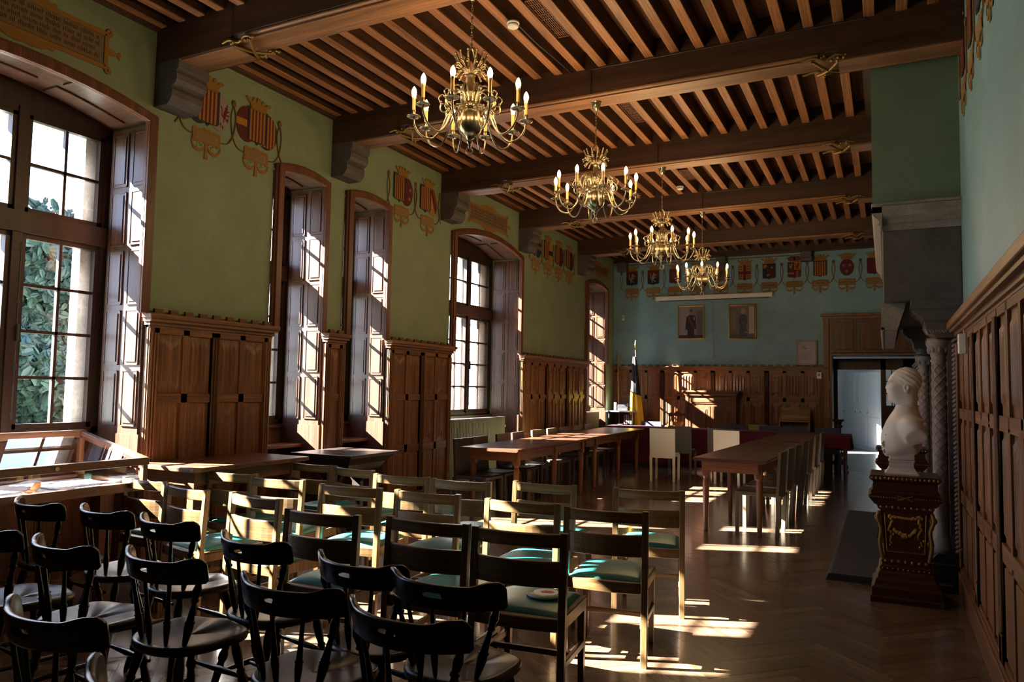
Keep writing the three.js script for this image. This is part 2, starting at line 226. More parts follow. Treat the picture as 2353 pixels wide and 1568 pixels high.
{
  const wall = struct('wall_left', [WL, 0, 0], Math.PI / 2);
  let outline = [[-ZB, 0]]; const holes = [];
  for (const w of WIN) { const a = w.a + LIP, b = w.b - LIP; outline.push([a, 0], ...arc(a, b, SPR, w.apex), [b, 0]); holes.push([[a + 0.05, 1.06], [b - 0.05, 1.06], [b - 0.05, 3.6], [a + 0.05, 3.6]]); }
  outline.push([-ZF, 0], [-ZF, 4.75], [-ZB, 4.75]);
  part('plaster', ext(outline, RD).translate(0, 0, -RD), M.wall, wall, 'x');
  part('stone_masonry', ext([[-ZB, -1.2], [-ZF + 1, -1.2], [-ZF + 1, 4.75], [-ZB, 4.75]], 0.3, holes).translate(0, 0, -RD - 0.37), M.outStone, wall, 'x');
  part('stone_sill', WIN.map((w) => b6(w.a - 0.05, w.b + 0.05, 0.94, 1.05, -RD - 0.45, -RD - 0.05)), M.outStone, wall, 'x');
  for (const z of BEAMZ) { if (z > 0) continue; const c = -z + 0.145; // stone corbels under the beam ends
    const prof = [[0, 0.36], [0.28, 0.36], [0.28, 0.29], [0.25, 0.27], [0.262, 0.245], [0.262, 0.2], [0.245, 0.165], [0.2, 0.145], [0.215, 0.12], [0.215, 0.07], [0.19, 0.03], [0.16, 0.0], [0, 0]];
    const g = ext(prof, 0.3).rotateY(-Math.PI / 2).translate(c + 0.15, YB - 0.045 - 0.36, 0); part('corbel', g, M.stoneDark, wall, 'x'); }
}
function shutterSet(parent, x, side, cols, z0, z1, y0, y1, rows) { // panelled shutter board on a reveal
  const t = 0.03, s = meshOf('shutter', join(b6(side > 0 ? x - t : x, side > 0 ? x : x + t, y0, y1, z0, z1), 'y'), M.shutter); parent.add(s);
  const cw = (z1 - z0) / cols, rh = (y1 - y0 - 0.06) / rows, xf = side > 0 ? x - t : x + t;
  for (let c = 0; c < cols; c++) for (let r = 0; r < rows; r++) { const za = z0 + c * cw + 0.05, zb = z0 + (c + 1) * cw - 0.03, ya = y0 + 0.04 + r * rh + 0.03, yb = y0 + 0.04 + (r + 1) * rh - 0.03, d = 0.007 * side;
    part('panel', [b6(Math.min(xf, xf - d), Math.max(xf, xf - d), ya, yb, za, zb), b6(Math.min(xf, xf - 2 * d), Math.max(xf, xf - 2 * d), ya + 0.02, yb - 0.02, za + 0.02, zb - 0.02),
      ...[[za - 0.007, za], [zb, zb + 0.007]].map(([p, q]) => b6(Math.min(xf, xf - 1.6 * d), Math.max(xf, xf - 1.6 * d), ya - 0.007, yb + 0.007, p, q)), ...[[ya - 0.007, ya], [yb, yb + 0.007]].map(([p, q]) => b6(Math.min(xf, xf - 1.6 * d), Math.max(xf, xf - 1.6 * d), p, q, za - 0.007, zb + 0.007))], M.shutter, s, 'y'); }
  return s;
}
const GLZ = -RD - 0.035; // glazing plane
for (const w of WIN) {
  const g = struct('window_' + w.n, [WL, 0, 0], Math.PI / 2), ca = w.a + CAS, cb = w.b - CAS, a = w.a + LIP, b = w.b - LIP, wide = w.b - w.a > 1;
  // casing round the arch
  const A = [[w.a, 2.06], [w.a, SPR], ...arc(w.a, w.b, SPR, w.apex).slice(1, -1), [w.b, SPR], [w.b, 2.06]], I = [[ca, 2.06], [ca, SPR - CAS * 0.6], ...arc(ca, cb, SPR - CAS * 0.6, w.apex - CAS).slice(1, -1), [cb, SPR - CAS * 0.6], [cb, 2.06]];
  part('casing', ext([...A, ...I.slice().reverse()], 0.03, null, 0.006).translate(0, 0, 0.004), M.casing, g, 'y');
  const B2 = [[w.a + 0.02, 2.06], [w.a + 0.02, SPR], ...arc(w.a + 0.02, w.b - 0.02, SPR - 0.012, w.apex - 0.02).slice(1, -1), [w.b - 0.02, SPR], [w.b - 0.02, 2.06]];
  part('casing_moulding', ext([...B2, ...I.slice().reverse()], 0.02, null, 0.004).translate(0, 0, 0.035), M.casing, g, 'y');
  // soffit lining with its panels
  const n = 16, so = arc(a, b, SPR, w.apex, n), si = so.map(([x, y]) => [x, y - 0.02]);
  const soffit = meshOf('soffit', join(ext([...so, ...si.slice().reverse()], RD - 0.01).translate(0, 0, -RD + 0.005), 'x'), M.shutter); g.add(soffit);
  const np = wide ? 3 : 1; for (let i = 0; i < np; i++) for (let r = 0; r < 2; r++) { const P = [], f = (q) => { const k = q * n, k0 = Math.min(n - 1, Math.floor(k)), t = k - k0; return [si[k0][0] + (si[k0 + 1][0] - si[k0][0]) * t, si[k0][1] + (si[k0 + 1][1] - si[k0][1]) * t]; };
    const q0 = (i + (wide ? 0.1 : 0.08)) / np, q1 = (i + (wide ? 0.9 : 0.92)) / np; for (let k = 0; k <= 6; k++) P.push(f(q0 + (q1 - q0) * k / 6)); const Q = P.map(([x, y]) => [x, y - 0.012]).reverse();
    part('panel', ext([...P, ...Q], 0.17, null, 0.004).translate(0, 0, r ? -0.235 : -0.49), M.shutter, soffit, 'z'); }
  // reveals
  for (const s of [-1, 1]) { shutterSet(g, s > 0 ? b : a, s, 2, -0.51, -0.02, 1.08, 3.62, 5); part('reveal_base', b6(s > 0 ? b - 0.035 : a, s > 0 ? b : a + 0.035, 0, 1.08, -RD, 0), M.shutter, g, 'y'); }
  // breast of the niche under the sill
  const ap = meshOf('apron', join(b6(a, b, 0, 1.04, -RD - 0.06, -RD + 0.01), 'y'), M.oakDark); g.add(ap);
  const na = wide ? 4 : 2; for (let i = 0; i < na; i++) { const x0 = a + (b - a) * i / na + 0.05, x1 = a + (b - a) * (i + 1) / na - 0.05; part('panel', [b6(x0, x1, 0.2, 0.95, -RD + 0.01, -RD + 0.018), b6(x0 + 0.03, x1 - 0.03, 0.23, 0.92, -RD + 0.01, -RD + 0.028)], M.oakDark, ap, 'y'); }
  part('sill', rb6(a, b, 1.035, 1.075, -RD - 0.06, -RD + 0.06, 0.01), M.frame, g, 'x');
  if (!wide) part('window_seat', rb6(a, b, 0.84, 0.88, -RD + 0.01, -0.22, 0.01), M.oakDark, g, 'x');
  // wooden frame, transom, casements
  const f0 = a + 0.0, f1 = b - 0.0, zf0 = -RD - 0.07, zf1 = -RD;
  const fr = [b6(f0, f0 + 0.065, 1.07, 3.6, zf0, zf1), b6(f1 - 0.065, f1, 1.07, 3.6, zf0, zf1), b6(f0, f1, 1.07, 1.125, zf0, zf1), b6(f0, f1, 2.63, 2.79, zf0, zf1 + 0.03), b6(f0, f1, 3.555, 3.86, zf0, zf1)];
  const cw = (f1 - f0 - 0.13) / w.k; for (let i = 1; i < w.k; i++) fr.push(b6(f0 + 0.065 + cw * i - 0.038, f0 + 0.065 + cw * i + 0.038, 1.1, 3.6, zf0, zf1 + 0.015));
  part('frame', fr.map((q) => q), M.frame, g, 'y');
  for (let i = 0; i < w.k; i++) { const c0 = f0 + 0.065 + cw * i + (i ? 0.035 : 0), c1 = f0 + 0.065 + cw * (i + 1) - (i < w.k - 1 ? 0.035 : 0), s = 0.04;
    for (const [y0, y1, rows, nm] of [[1.125, 2.63, 4, 'casement'], [2.79, 3.565, 2, 'fanlight']]) {
      const st = (q0, q1, r0, r1) => b6(q0, q1, r0, r1, GLZ - 0.022, GLZ + 0.03), cs = meshOf(nm, join([st(c0, c0 + s, y0, y1), st(c1 - s, c1, y0, y1), st(c0, c1, y0, y0 + s), st(c0, c1, y1 - s, y1)], 'y'), M.frame); g.add(cs);
      const gx0 = c0 + s, gx1 = c1 - s, gy0 = y0 + s, gy1 = y1 - s, pw = (gx1 - gx0) / 2, ph = (gy1 - gy0) / rows;
      const mv = [b6(gx0 + pw - 0.012, gx0 + pw + 0.012, gy0, gy1, GLZ - 0.015, GLZ + 0.018)]; for (let r = 1; r < rows; r++) mv.push(b6(gx0, gx1, gy0 + ph * r - 0.012, gy0 + ph * r + 0.012, GLZ - 0.015, GLZ + 0.018));
      for (const q of mv) part('glazing_bar', q, M.frame, cs, 'y');
      for (let c = 0; c < 2; c++) for (let r = 0; r < rows; r++) part('pane', new THREE.PlaneGeometry(pw - 0.02, ph - 0.02).translate(gx0 + pw * (c + 0.5), gy0 + ph * (r + 0.5), GLZ), M.glass, cs);
      if (nm === 'casement' && w.n !== 6) part('espagnolette', [bar([c0 - 0.005, 1.2, GLZ + 0.045], [c0 - 0.005, 2.55, GLZ + 0.045], 0.008), rb(0.03, 0.05, 0.02, 0.005, c0 - 0.005, 1.6, GLZ + 0.045), rb(0.018, 0.13, 0.02, 0.006, c0 - 0.005, 1.86, GLZ + 0.065), ...[1.25, 2.1, 2.5].map((y) => rb(0.03, 0.03, 0.025, 0.004, c0 - 0.005, y, GLZ + 0.04))], M.iron, cs);
    } }
  // stone mullions and transom outside, in line with the wooden ones
  const sm = []; for (let i = 1; i < w.k; i++) sm.push(b6(f0 + 0.065 + cw * i - 0.055, f0 + 0.065 + cw * i + 0.055, 1.06, 3.6, -RD - 0.3, -RD - 0.1)); sm.push(b6(f0, f1, 2.64, 2.78, -RD - 0.3, -RD - 0.1), b6(f1 - w.js, f1 + 0.02, 1.06, 3.6, -RD - 0.19, -RD - 0.085)); part('stone_cross', sm, M.outStone, g, 'y');  // far jamb set further in than measured, shaped to narrow the sunlit strip
}

// ---------- wainscot with linenfold panels ----------
function linenGeo(w, h, kind) { // relief sheet on a thin board
  const NU = kind === 1 ? 40 : 26, NV = 22, prof = (u) => { const a = Math.abs(u - 0.5) * 2; if (kind === 1) return 0.55 + 0.45 * Math.cos(u * Math.PI * 2 * 5); if (kind === 2) return a < 0.3 ? 1 - 0.25 * Math.cos(a / 0.3 * Math.PI / 2) : a < 0.55 ? 0.35 + 0.3 * Math.cos((a - 0.3) / 0.25 * Math.PI) : a < 0.8 ? 0.25 + 0.6 * Math.sin((a - 0.55) / 0.25 * Math.PI) : 0.2; return a < 0.5 ? 0.85 : 0.25 + 0.6 * Math.pow(Math.sin(Math.min(1, (a - 0.5) / 0.38) * Math.PI), 2); };
  const edge = (u) => { const a = Math.abs(u - 0.5) * 2; return kind === 1 ? 0.05 + 0.018 * Math.cos(u * Math.PI * 10) : kind === 2 ? 0.05 + 0.05 * (1 - a) * Math.cos(a * 3) : 0.045 + 0.055 * Math.max(0, 1 - a * 1.4); };
  return grid(NU, NV, (u, v) => { const y = v * h, e = edge(u), d = Math.min(y, h - y), rim = Math.min(u, 1 - u) < 0.04 ? 0 : 1; const t = Math.max(0, Math.min(1, (d - e) / 0.006)); return [u * w, y, 0.001 + 0.0145 * prof(u) * t * rim]; });
}
const linenCache = {};
const linen = (w, h, k) => { const key = [w.toFixed(3), h.toFixed(3), k].join(); return linenCache[key] ??= join(linenGeo(w, h, k), 'y'); };
const MERL = join(rb(0.082, 0.042, 0.03, 0.004, 0, 0.02, 0.016), 'x');
function wainscot(nm, pos, ry, L, bays, mat1 = M.oak, pitch = 0.155, ends = [1, 1], top = 2.06) { // bays: [from, to, columns]
  const g = struct(nm, pos, ry); const T = 0.035;
  part('backboard', b6(0, L, 0.1, 1.98, 0.002, T), mat1, g, 'y');
  part('cornice', [rb6(-0.04 * ends[0], L + 0.04 * ends[1], 2.02, top, 0, 0.12, 0.008), b6(-0.025 * ends[0], L + 0.025 * ends[1], 1.995, 2.025, 0, 0.1), b6(-0.012 * ends[0], L + 0.012 * ends[1], 1.965, 1.998, 0, 0.07), b6(0, L, 1.945, 1.97, 0, 0.055)], mat1, g, 'x');
  part('plinth', [rb6(0, L, 0, 0.165, 0, 0.075, 0.008), b6(0, L, 0.16, 0.195, 0, 0.06)], mat1, g, 'x');
  const nM = Math.max(1, Math.round(L / pitch)); for (let i = 0; i < nM; i++) { const m = meshOf('merlon', MERL, mat1); m.position.set((i + 0.5) * L / nM, top, 0.03); g.add(m); }
  const R = [[0.22, 0.70], [0.79, 1.335], [1.41, 1.9]];
  const rails = [[0.195, 0.22], [0.70, 0.79], [1.335, 1.41], [1.9, 1.95]];
  for (const [x0, x1, n, kinds] of bays) {
    for (const [y0, y1] of rails) part('rail', b6(x0, x1, y0, y1, T, 0.052), mat1, g, 'x');
    const st = 0.045, cw = (x1 - x0) / n;
    for (let i = 0; i <= n; i++) { const xc = x0 + cw * i, e = i === 0 || i === n; part(e ? 'post' : 'stile', e ? [b6(xc - 0.045, xc + 0.045, 0.195, 1.95, T, 0.052), ...[-0.026, 0, 0.026].map((o) => new THREE.CylinderGeometry(0.011, 0.011, 1.55, 8).translate(xc + o, 1.13, 0.056)), rb6(xc - 0.042, xc + 0.042, 0.2, 0.34, T, 0.066, 0.006)] : b6(xc - st / 2 - 0.008, xc + st / 2 + 0.008, 0.195, 1.95, T, 0.052), mat1, g, 'y'); }
    for (let i = 0; i < n; i++) for (let r = 0; r < 3; r++) { const a = x0 + cw * i + (i ? 0.03 : 0.05), b = x0 + cw * (i + 1) - (i < n - 1 ? 0.03 : 0.05), [y0, y1] = R[r], k = r === 0 ? 0 : r === 1 ? 2 : (kinds ? kinds[i % kinds.length] : i % 2);
      if (r === 0) part('panel', [b6(a, b, y0, y1, T, T + 0.004), rb6(a + 0.025, b - 0.025, y0 + 0.025, y1 - 0.025, T, T + 0.013, 0.005)], mat1, g, 'y');
      else { const m = meshOf('linenfold_panel', linen(b - a, y1 - y0, k), mat1); m.position.set(a, y0, T); g.add(m); } }
  }
  return g;
}
const LW = [WL, 0, 0], LR = Math.PI / 2;
const wl = (nm, a, b, bays) => wainscot(nm, [WL, 0, -a], LR, b - a, bays);
wl('trim_1', 4.02, 5.36, [[0.05, 0.67, 2, [0, 1]], [0.67, 1.29, 2, [1, 0]]]);
wl('trim_2', 6.15, 6.44, [[0.03, 0.26, 1]]);
wl('trim_3', 7.27, 8.7, [[0.05, 0.715, 2], [0.715, 1.38, 2, [1, 0]]]);
wl('trim_4', 10.92, 13.83, [[0.05, 0.99, 3], [0.99, 1.92, 3], [1.92, 2.86, 3]]);
wl('trim_6', 0.3, 1.9, [[0.05, 0.8, 2], [0.8, 1.55, 2]]);
wainscot('trim_7', [WL, 0, ZF], 0, -1.06 - WL, [[0.06, 1.1, 3], [1.1, 2.16, 3, [0, 1, 2]], [2.16, 3.22, 3, [2, 1, 0]], [3.22, 4.23, 3, [0, 1, 2]]], M.oak, 0.155, [0, 1], 2.03);
wainscot('trim_8', [XR, 0, -6.72], -Math.PI / 2, 8.2, [[0.04, 1.17, 3, [0, 1, 2]], [1.17, 2.285, 3, [2, 1, 0]], [2.285, 3.4, 3, [0, 1, 2]], [3.4, 4.52, 3], [4.52, 5.64, 3], [5.64, 8.1, 6]], M.oak, 0.155, [1, 0], 2.08);
wainscot('trim_9', [XR, 0, ZF], -Math.PI / 2, 5.4, [[0.04, 1.8, 4], [1.8, 3.6, 4], [3.6, 5.36, 4]], M.oak, 0.155, [0, 0], 2.06);
// ---------- wooden chairs with green vinyl seats ----------
function arcRail(w, h, t, bow, y, z) { // rail bent backwards between the posts
  const o = [], i2 = [], n = 10; for (let i = 0; i <= n; i++) { const u = i / n * 2 - 1, x = u * w / 2, b = bow * (1 - u * u); o.push([x, b + t / 2]); i2.push([x, b - t / 2]); }
  return ext([...o, ...i2.reverse()], h - 0.008, null, 0.004).rotateX(Math.PI / 2).translate(0, y + h - 0.004, z);
}
function makeWoodChair(label) {
  const t = thing('wooden_chair', label, 'chair', [0, 0, 0], 0, 'wooden chairs with green seats in three rows'), m = M.chair;
  for (const s of [-1, 1]) {
    const p = ext([[0.022, 0], [0.014, 0.4], [-0.014, 0.83], [0.014, 0.83], [0.04, 0.4], [0.05, 0], [0.03, 0]].map(([a, b]) => [a, b]), 0.03, null, 0.003).rotateY(-Math.PI / 2).translate(s * 0.2235 + 0.015, 0, 0);
    part('back_leg', p, m, t, 'y');
  }
  for (const s of [-1, 1]) part('front_leg', loft([[0.014, 0], [0.0185, 0.4]]).translate(s * 0.2, 0, -0.405), m, t, 'y');
  part('top_rail', arcRail(0.43, 0.062, 0.02, 0.035, 0.765, 0.0), m, t, 'x');
  part('back_rail', arcRail(0.43, 0.118, 0.016, 0.04, 0.585, 0.008), m, t, 'x');
  part('seat_frame', [arcRail(0.43, 0.06, 0.022, 0.02, 0.385, 0.012), b6(-0.2, 0.2, 0.385, 0.44, -0.425, -0.4), b6(-0.222, -0.198, 0.385, 0.44, -0.41, 0.02), b6(0.198, 0.222, 0.385, 0.44, -0.41, 0.02), rb6(-0.222, 0.222, 0.425, 0.445, -0.43, 0.02, 0.008)], m, t, 'x');
  for (const s of [-1, 1]) part('side_stretcher', rb6(s * 0.21 - 0.011, s * 0.21 + 0.011, 0.2, 0.232, -0.4, 0.03, 0.004), m, t, 'z');
  part('front_stretcher', rb6(-0.2, 0.2, 0.205, 0.232, -0.2, -0.178, 0.004), m, t, 'x');
  const c = grid(20, 20, (u, v) => { const a = u * 2 - 1, b = v * 2 - 1, k = (q) => Math.sign(q) * Math.pow(Math.abs(q), 0.72); const x = k(a), z = k(b), e = Math.pow(Math.max(0, (1 - x * x) * (1 - z * z)), 0.3), tw = 0.205 - 0.008 * (z + 1); return [x * tw, 0.446 + 0.04 * e, -0.205 - z * 0.205]; });
  part('seat_cushion', [c, b6(-0.19, 0.19, 0.44, 0.447, -0.4, -0.02)], M.vinyl, t, 'x');
  return t;
}
const WOOD = [ // x, z of the back's top, degrees, row, place from the left
  [-4.58, -3.5, 4, 0], [-4.03, -3.39, 10, 0], [-3.395, -3.35, 8, 0], [-2.675, -3.115, -3, 0], [-2.075, -3.21, -2, 0], [-1.565, -3.22, -6, 0],
  [-4.42, -4.12, -3, 1], [-3.9, -4.05, -4, 1], [-3.21, -4.01, -6, 1], [-2.63, -4.055, -2, 1], [-1.95, -4.045, -4, 1], [-1.42, -4.03, -8, 1],
  [-4.4, -4.96, 4, 2], [-3.88, -4.88, 10, 2], [-3.28, -4.7, -5, 2], [-2.76, -4.7, -4, 2], [-2.19, -4.9, -2, 2], [-1.455, -5.0, -12, 2]];
const ROWN = ['nearest', 'middle', 'farthest'];
let woodProto; WOOD.forEach(([x, z, a, r], i) => { const k = i % 6;
  const lab = i === 5 ? 'golden wooden chair with a round printed disc lying on its green seat' : `golden wooden chair with green vinyl seat, ${k === 0 ? 'leftmost' : k === 5 ? 'rightmost' : ORD[k] + ' from left'} in ${ROWN[r]} row of such chairs`;
  if (!woodProto) { woodProto = makeWoodChair(lab); woodProto.position.set(x, 0, z); woodProto.rotation.y = -a * RAD; } else copy(woodProto, 'wooden_chair', [x, 0, z], -a * RAD, lab); });
{ // printed disc on the seat of the right-hand chair of the nearest row
  const t = thing('printed_disc', 'round white disc with green rim and red print on a green chair seat', 'disc', [-1.52, 0.4885, -3.42], 0.25);
  const tex = canvasTex(256, 256, (x) => { x.fillStyle = '#2e7d3a'; x.fillRect(0, 0, 256, 256); x.fillStyle = '#e9ecf6'; x.beginPath(); x.arc(140, 118, 92, 0, 7); x.fill(); x.fillStyle = '#b0432c'; x.beginPath(); x.moveTo(95, 110); x.lineTo(130, 75); x.lineTo(185, 85); x.lineTo(205, 120); x.lineTo(175, 150); x.lineTo(115, 150); x.fill(); x.fillStyle = '#6b1d16'; x.fillRect(120, 100, 60, 12); x.fillRect(130, 122, 45, 9); x.fillStyle = '#cfc9a8'; x.save(); x.translate(40, 160); x.rotate(0.45); x.fillRect(0, 0, 120, 22); x.restore(); });
  const top = new THREE.CircleGeometry(0.088, 40).rotateX(-Math.PI / 2).translate(0, 0.0121, 0); partUv('print', top, mat([1, 1, 1], 0.4, { map: tex }), t);
  part('disc', lathe([[0, 0], [0.085, 0], [0.09, 0.003], [0.09, 0.009], [0.087, 0.012], [0, 0.012]], 40), M.plastic, t);
}

// ---------- dark spindle-back chairs ----------
function turned(list) { return lathe(list, 10); }
const CR = 0.33; // radius of the bent crest
function crestGeo() {
  const H = (u) => { const a = Math.abs(u), k = Math.max(0, Math.min(1, (a - 0.5) / 0.3)), s = k * k * (3 - 2 * k); return 0.092 + 0.016 * s - (a > 0.9 ? 0.022 * ((a - 0.9) / 0.1) ** 2 : 0); };
  const span = 0.86; const NU = 44, ring = 12, pos = [], idx = [];
  for (let i = 0; i <= NU; i++) { const u = i / NU * 2 - 1, th = u * span, h = H(u), t = 0.0125, y0 = u * u * 0.004 + (Math.abs(u) > 0.94 ? 0.012 * ((Math.abs(u) - 0.94) / 0.06) ** 2 : 0);
    for (let k = 0; k < ring; k++) { const q = k / ring * Math.PI * 2, c = Math.cos(q), s = Math.sin(q), e = 0.35, dx = Math.sign(c) * Math.abs(c) ** e * t, dy = Math.sign(s) * Math.abs(s) ** e; const yy = (y0 + h) / 2 + dy * (h - y0) / 2, r = CR + dx - yy * 0.0; pos.push(Math.sin(th) * r * 0.99, yy, Math.cos(th) * r - CR + yy * 0.18); } }
  for (let i = 0; i < NU; i++) for (let k = 0; k < ring; k++) { const a = i * ring + k, b = i * ring + (k + 1) % ring, c = a + ring, d = b + ring; idx.push(a, b, d, a, d, c); }
  for (const [i, f] of [[0, 1], [NU, 0]]) { const m = pos.length / 3; let cx = 0, cy = 0, cz = 0; for (let k = 0; k < ring; k++) { cx += pos[(i * ring + k) * 3]; cy += pos[(i * ring + k) * 3 + 1]; cz += pos[(i * ring + k) * 3 + 2]; } pos.push(cx / ring, cy / ring, cz / ring); for (let k = 0; k < ring; k++) { const a = i * ring + k, b = i * ring + (k + 1) % ring; idx.push(...(f ? [m, b, a] : [m, a, b])); } }
  const g = new THREE.BufferGeometry(); g.setAttribute('position', new THREE.Float32BufferAttribute(pos, 3)); g.setAttribute('uv', new THREE.Float32BufferAttribute(new Float32Array(pos.length / 3 * 2), 2)); g.setIndex(idx); g.computeVertexNormals();
  const slot = new RoundedBoxGeometry(0.1, 0.028, 0.2, 3, 0.0138).translate(0, 0.05, 0); const A = new Brush(g), B = new Brush(slot); A.updateMatrixWorld(); B.updateMatrixWorld();
  return new Evaluator().evaluate(A, B, SUBTRACTION).geometry;
}
function seatGeo() { // saddle seat, round back and wavy front
  const outline = (t) => { const c = Math.cos(t), s = Math.sin(t), e = 0.8, f = s < 0 ? 1 : 0; let x = Math.sign(c) * Math.abs(c) ** e * (0.205 + (s < 0 ? 0.022 * Math.min(1, -s * 1.6) : 0)), z = Math.sign(s) * Math.abs(s) ** (f ? 0.72 : 0.95) * (f ? 0.205 : 0.2); if (f) z += 0.012 * Math.cos(x * 22) * -s; return [x, z]; };
  const N = 48, rings = [[1.0, 0.0, -1], [1.015, 0.012, -1], [1.02, 0.022, 0], [1.0, 0.034, 1], [0.95, 0.037, 1], [0.8, 0.036, 1], [0.6, 0.034, 1], [0.35, 0.033, 1], [0.12, 0.033, 1]], pos = [], idx = [];
  const dish = (x, z, k) => k > 0 ? -0.012 * Math.exp(-((x / 0.13) ** 2 + ((z - 0.02) / 0.12) ** 2)) + 0.006 * Math.exp(-((x / 0.05) ** 2)) * Math.max(0, -z / 0.2) : 0;
  for (const [s, y, k] of rings) for (let i = 0; i < N; i++) { const [x, z] = outline(i / N * Math.PI * 2); const wave = z < -0.1 ? -0.006 * Math.max(0, (-z - 0.1) / 0.1) * (1 - Math.cos(x * 24)) : 0; pos.push(x * s, y + dish(x * s, z * s, k) + (k >= 0 ? wave : 0), z * s); }
  const top = pos.length / 3; pos.push(0, 0.033 + dish(0, 0, 1), 0); const bot = top + 1; pos.push(0, 0, 0);
  for (let r = 0; r < rings.length - 1; r++) for (let i = 0; i < N; i++) { const a = r * N + i, b = r * N + (i + 1) % N, c = a + N, d = b + N; idx.push(a, d, b, a, c, d); }
  const l = (rings.length - 1) * N; for (let i = 0; i < N; i++) { idx.push(top, l + (i + 1) % N, l + i, bot, i, (i + 1) % N); }
  const g = new THREE.BufferGeometry(); g.setAttribute('position', new THREE.Float32BufferAttribute(pos, 3)); g.setIndex(idx); g.computeVertexNormals(); return g.translate(0, 0.415, -0.21);
}
function makeSpindleChair(label) { // origin under the middle of the crest's top, facing -z
  const t = thing('spindle_chair', label, 'chair', [0, 0, 0], 0, 'dark spindle-back chairs at the front left');
  part('seat', seatGeo(), M.blackSeat, t, 'x');
  part('crest_rail', crestGeo().translate(0, 0.7, 0.0), M.black, t, 'x');
  const sp = (L, thick) => { const k = thick ? 1.35 : 1; return turned([[0.006 * k, 0], [0.0085 * k, L * 0.05], [0.0125 * k, L * 0.2], [0.0145 * k, L * 0.3], [0.013 * k, L * 0.36], [0.0155 * k, L * 0.365], [0.0155 * k, L * 0.38], [0.012 * k, L * 0.385], ...(thick ? [[0.011, L * 0.6], [0.009, L * 0.68], [0.0155, L * 0.7], [0.0165, L * 0.72], [0.0115, L * 0.74], [0.018, L * 0.86]] : [[0.0085, L * 0.7]]), [0.008 * k, L * 0.97], [0.007 * k, L]]); };
  [-0.86, -0.45, 0, 0.45, 0.86].forEach((u, i) => { const th = u * 0.86, top = [Math.sin(th) * CR, 0.715, Math.cos(th) * CR - CR], a2 = u * 1.05, bot = [Math.sin(a2) * 0.172, 0.444, -0.19 + Math.cos(a2) * 0.155]; const L = Math.hypot(...top.map((q, n) => q - bot[n])); part(i % 4 ? 'spindle' : 'back_post', along(sp(L, i % 4 === 0), bot, top), M.black, t, 'y'); });
  const lg = (L) => turned([[0.011, 0], [0.0135, 0.02], [0.017, L * 0.3], [0.0185, L * 0.42], [0.015, L * 0.5], [0.021, L * 0.53], [0.0215, L * 0.58], [0.014, L * 0.63], [0.0185, L * 0.645], [0.0185, L * 0.66], [0.014, L * 0.675], [0.019, L * 0.75], [0.021, L * 0.85], [0.015, L * 0.95], [0.013, L]]);
  for (const [x, z, X, Z] of [[-0.14, -0.33, -0.215, -0.4], [0.14, -0.33, 0.215, -0.4], [-0.125, -0.09, -0.2, 0.0], [0.125, -0.09, 0.2, 0.0]]) { const L = Math.hypot(X - x, 0.425, Z - z); part('leg', along(lg(L), [X, 0, Z], [x, 0.425, z]), M.black, t, 'y'); }
  const st = (a, b) => { const L = Math.hypot(...a.map((q, n) => q - b[n])); return along(turned([[0.008, 0], [0.01, L * 0.2], [0.014, L * 0.45], [0.016, L * 0.5], [0.014, L * 0.55], [0.01, L * 0.8], [0.008, L]]), a, b); };
  for (const s of [-1, 1]) part('side_stretcher', st([s * 0.186, 0.165, -0.372], [s * 0.17, 0.165, -0.035]), M.black, t, 'z');
  part('cross_stretcher', st([-0.178, 0.165, -0.2], [0.178, 0.165, -0.2]), M.black, t, 'x');
  for (const z of [-0.385]) part('front_stretcher', st([-0.195, 0.24, -0.38], [0.195, 0.24, -0.38]), M.black, t, 'x');
  return t;
}
const SPIN = [ // x, z, degrees, label
  [-4.43, -2.69, 6, 'dark spindle-back chair at far left, directly under the glass display case'],
  [-3.89, -2.73, 7, 'dark spindle-back chair before the display case leg, second from left in farthest dark row'],
  [-3.35, -2.70, 8, 'dark spindle-back chair overlapping the leftmost green-seated chairs, third from left in farthest dark row'],
  [-2.62, -2.575, 9, 'dark spindle-back chair fourth from left in farthest dark row, before third green chair'],
  [-1.935, -2.48, 7, 'dark spindle-back chair with crest before a green seat, second from right in farthest dark row'],
  [-1.48, -2.41, 0, 'dark spindle-back chair at the right end of the farthest dark row'],
  [-3.84, -2.12, 7, 'dark spindle-back chair cut by the left edge, with pale blue sheen on its seat'],
  [-3.24, -2.085, 7, 'dark spindle-back chair second from left in middle dark row with blue sheen on seat'],
  [-2.67, -2.14, 4, 'dark spindle-back chair with dull seat, centre of the left foreground group'],
  [-1.92, -2.07, 2, 'dark spindle-back chair second from right in middle dark row'],
  [-1.38, -2.0, 7, 'dark spindle-back chair rightmost of the middle dark row'],
  [-2.32, -1.47, 3, 'nearest dark spindle-back chair at lower left corner with slotted crest'],
  [-1.6, -1.25, 6, 'dark spindle-back chair showing only its crest tip at bottom edge']];
let spinProto; SPIN.forEach(([x, z, a, lab]) => { if (!spinProto) { spinProto = makeSpindleChair(lab); spinProto.position.set(x, 0, z + 0.08); spinProto.rotation.y = -a * RAD; } else copy(spinProto, 'spindle_chair', [x, 0, z + 0.08], -a * RAD, lab); });

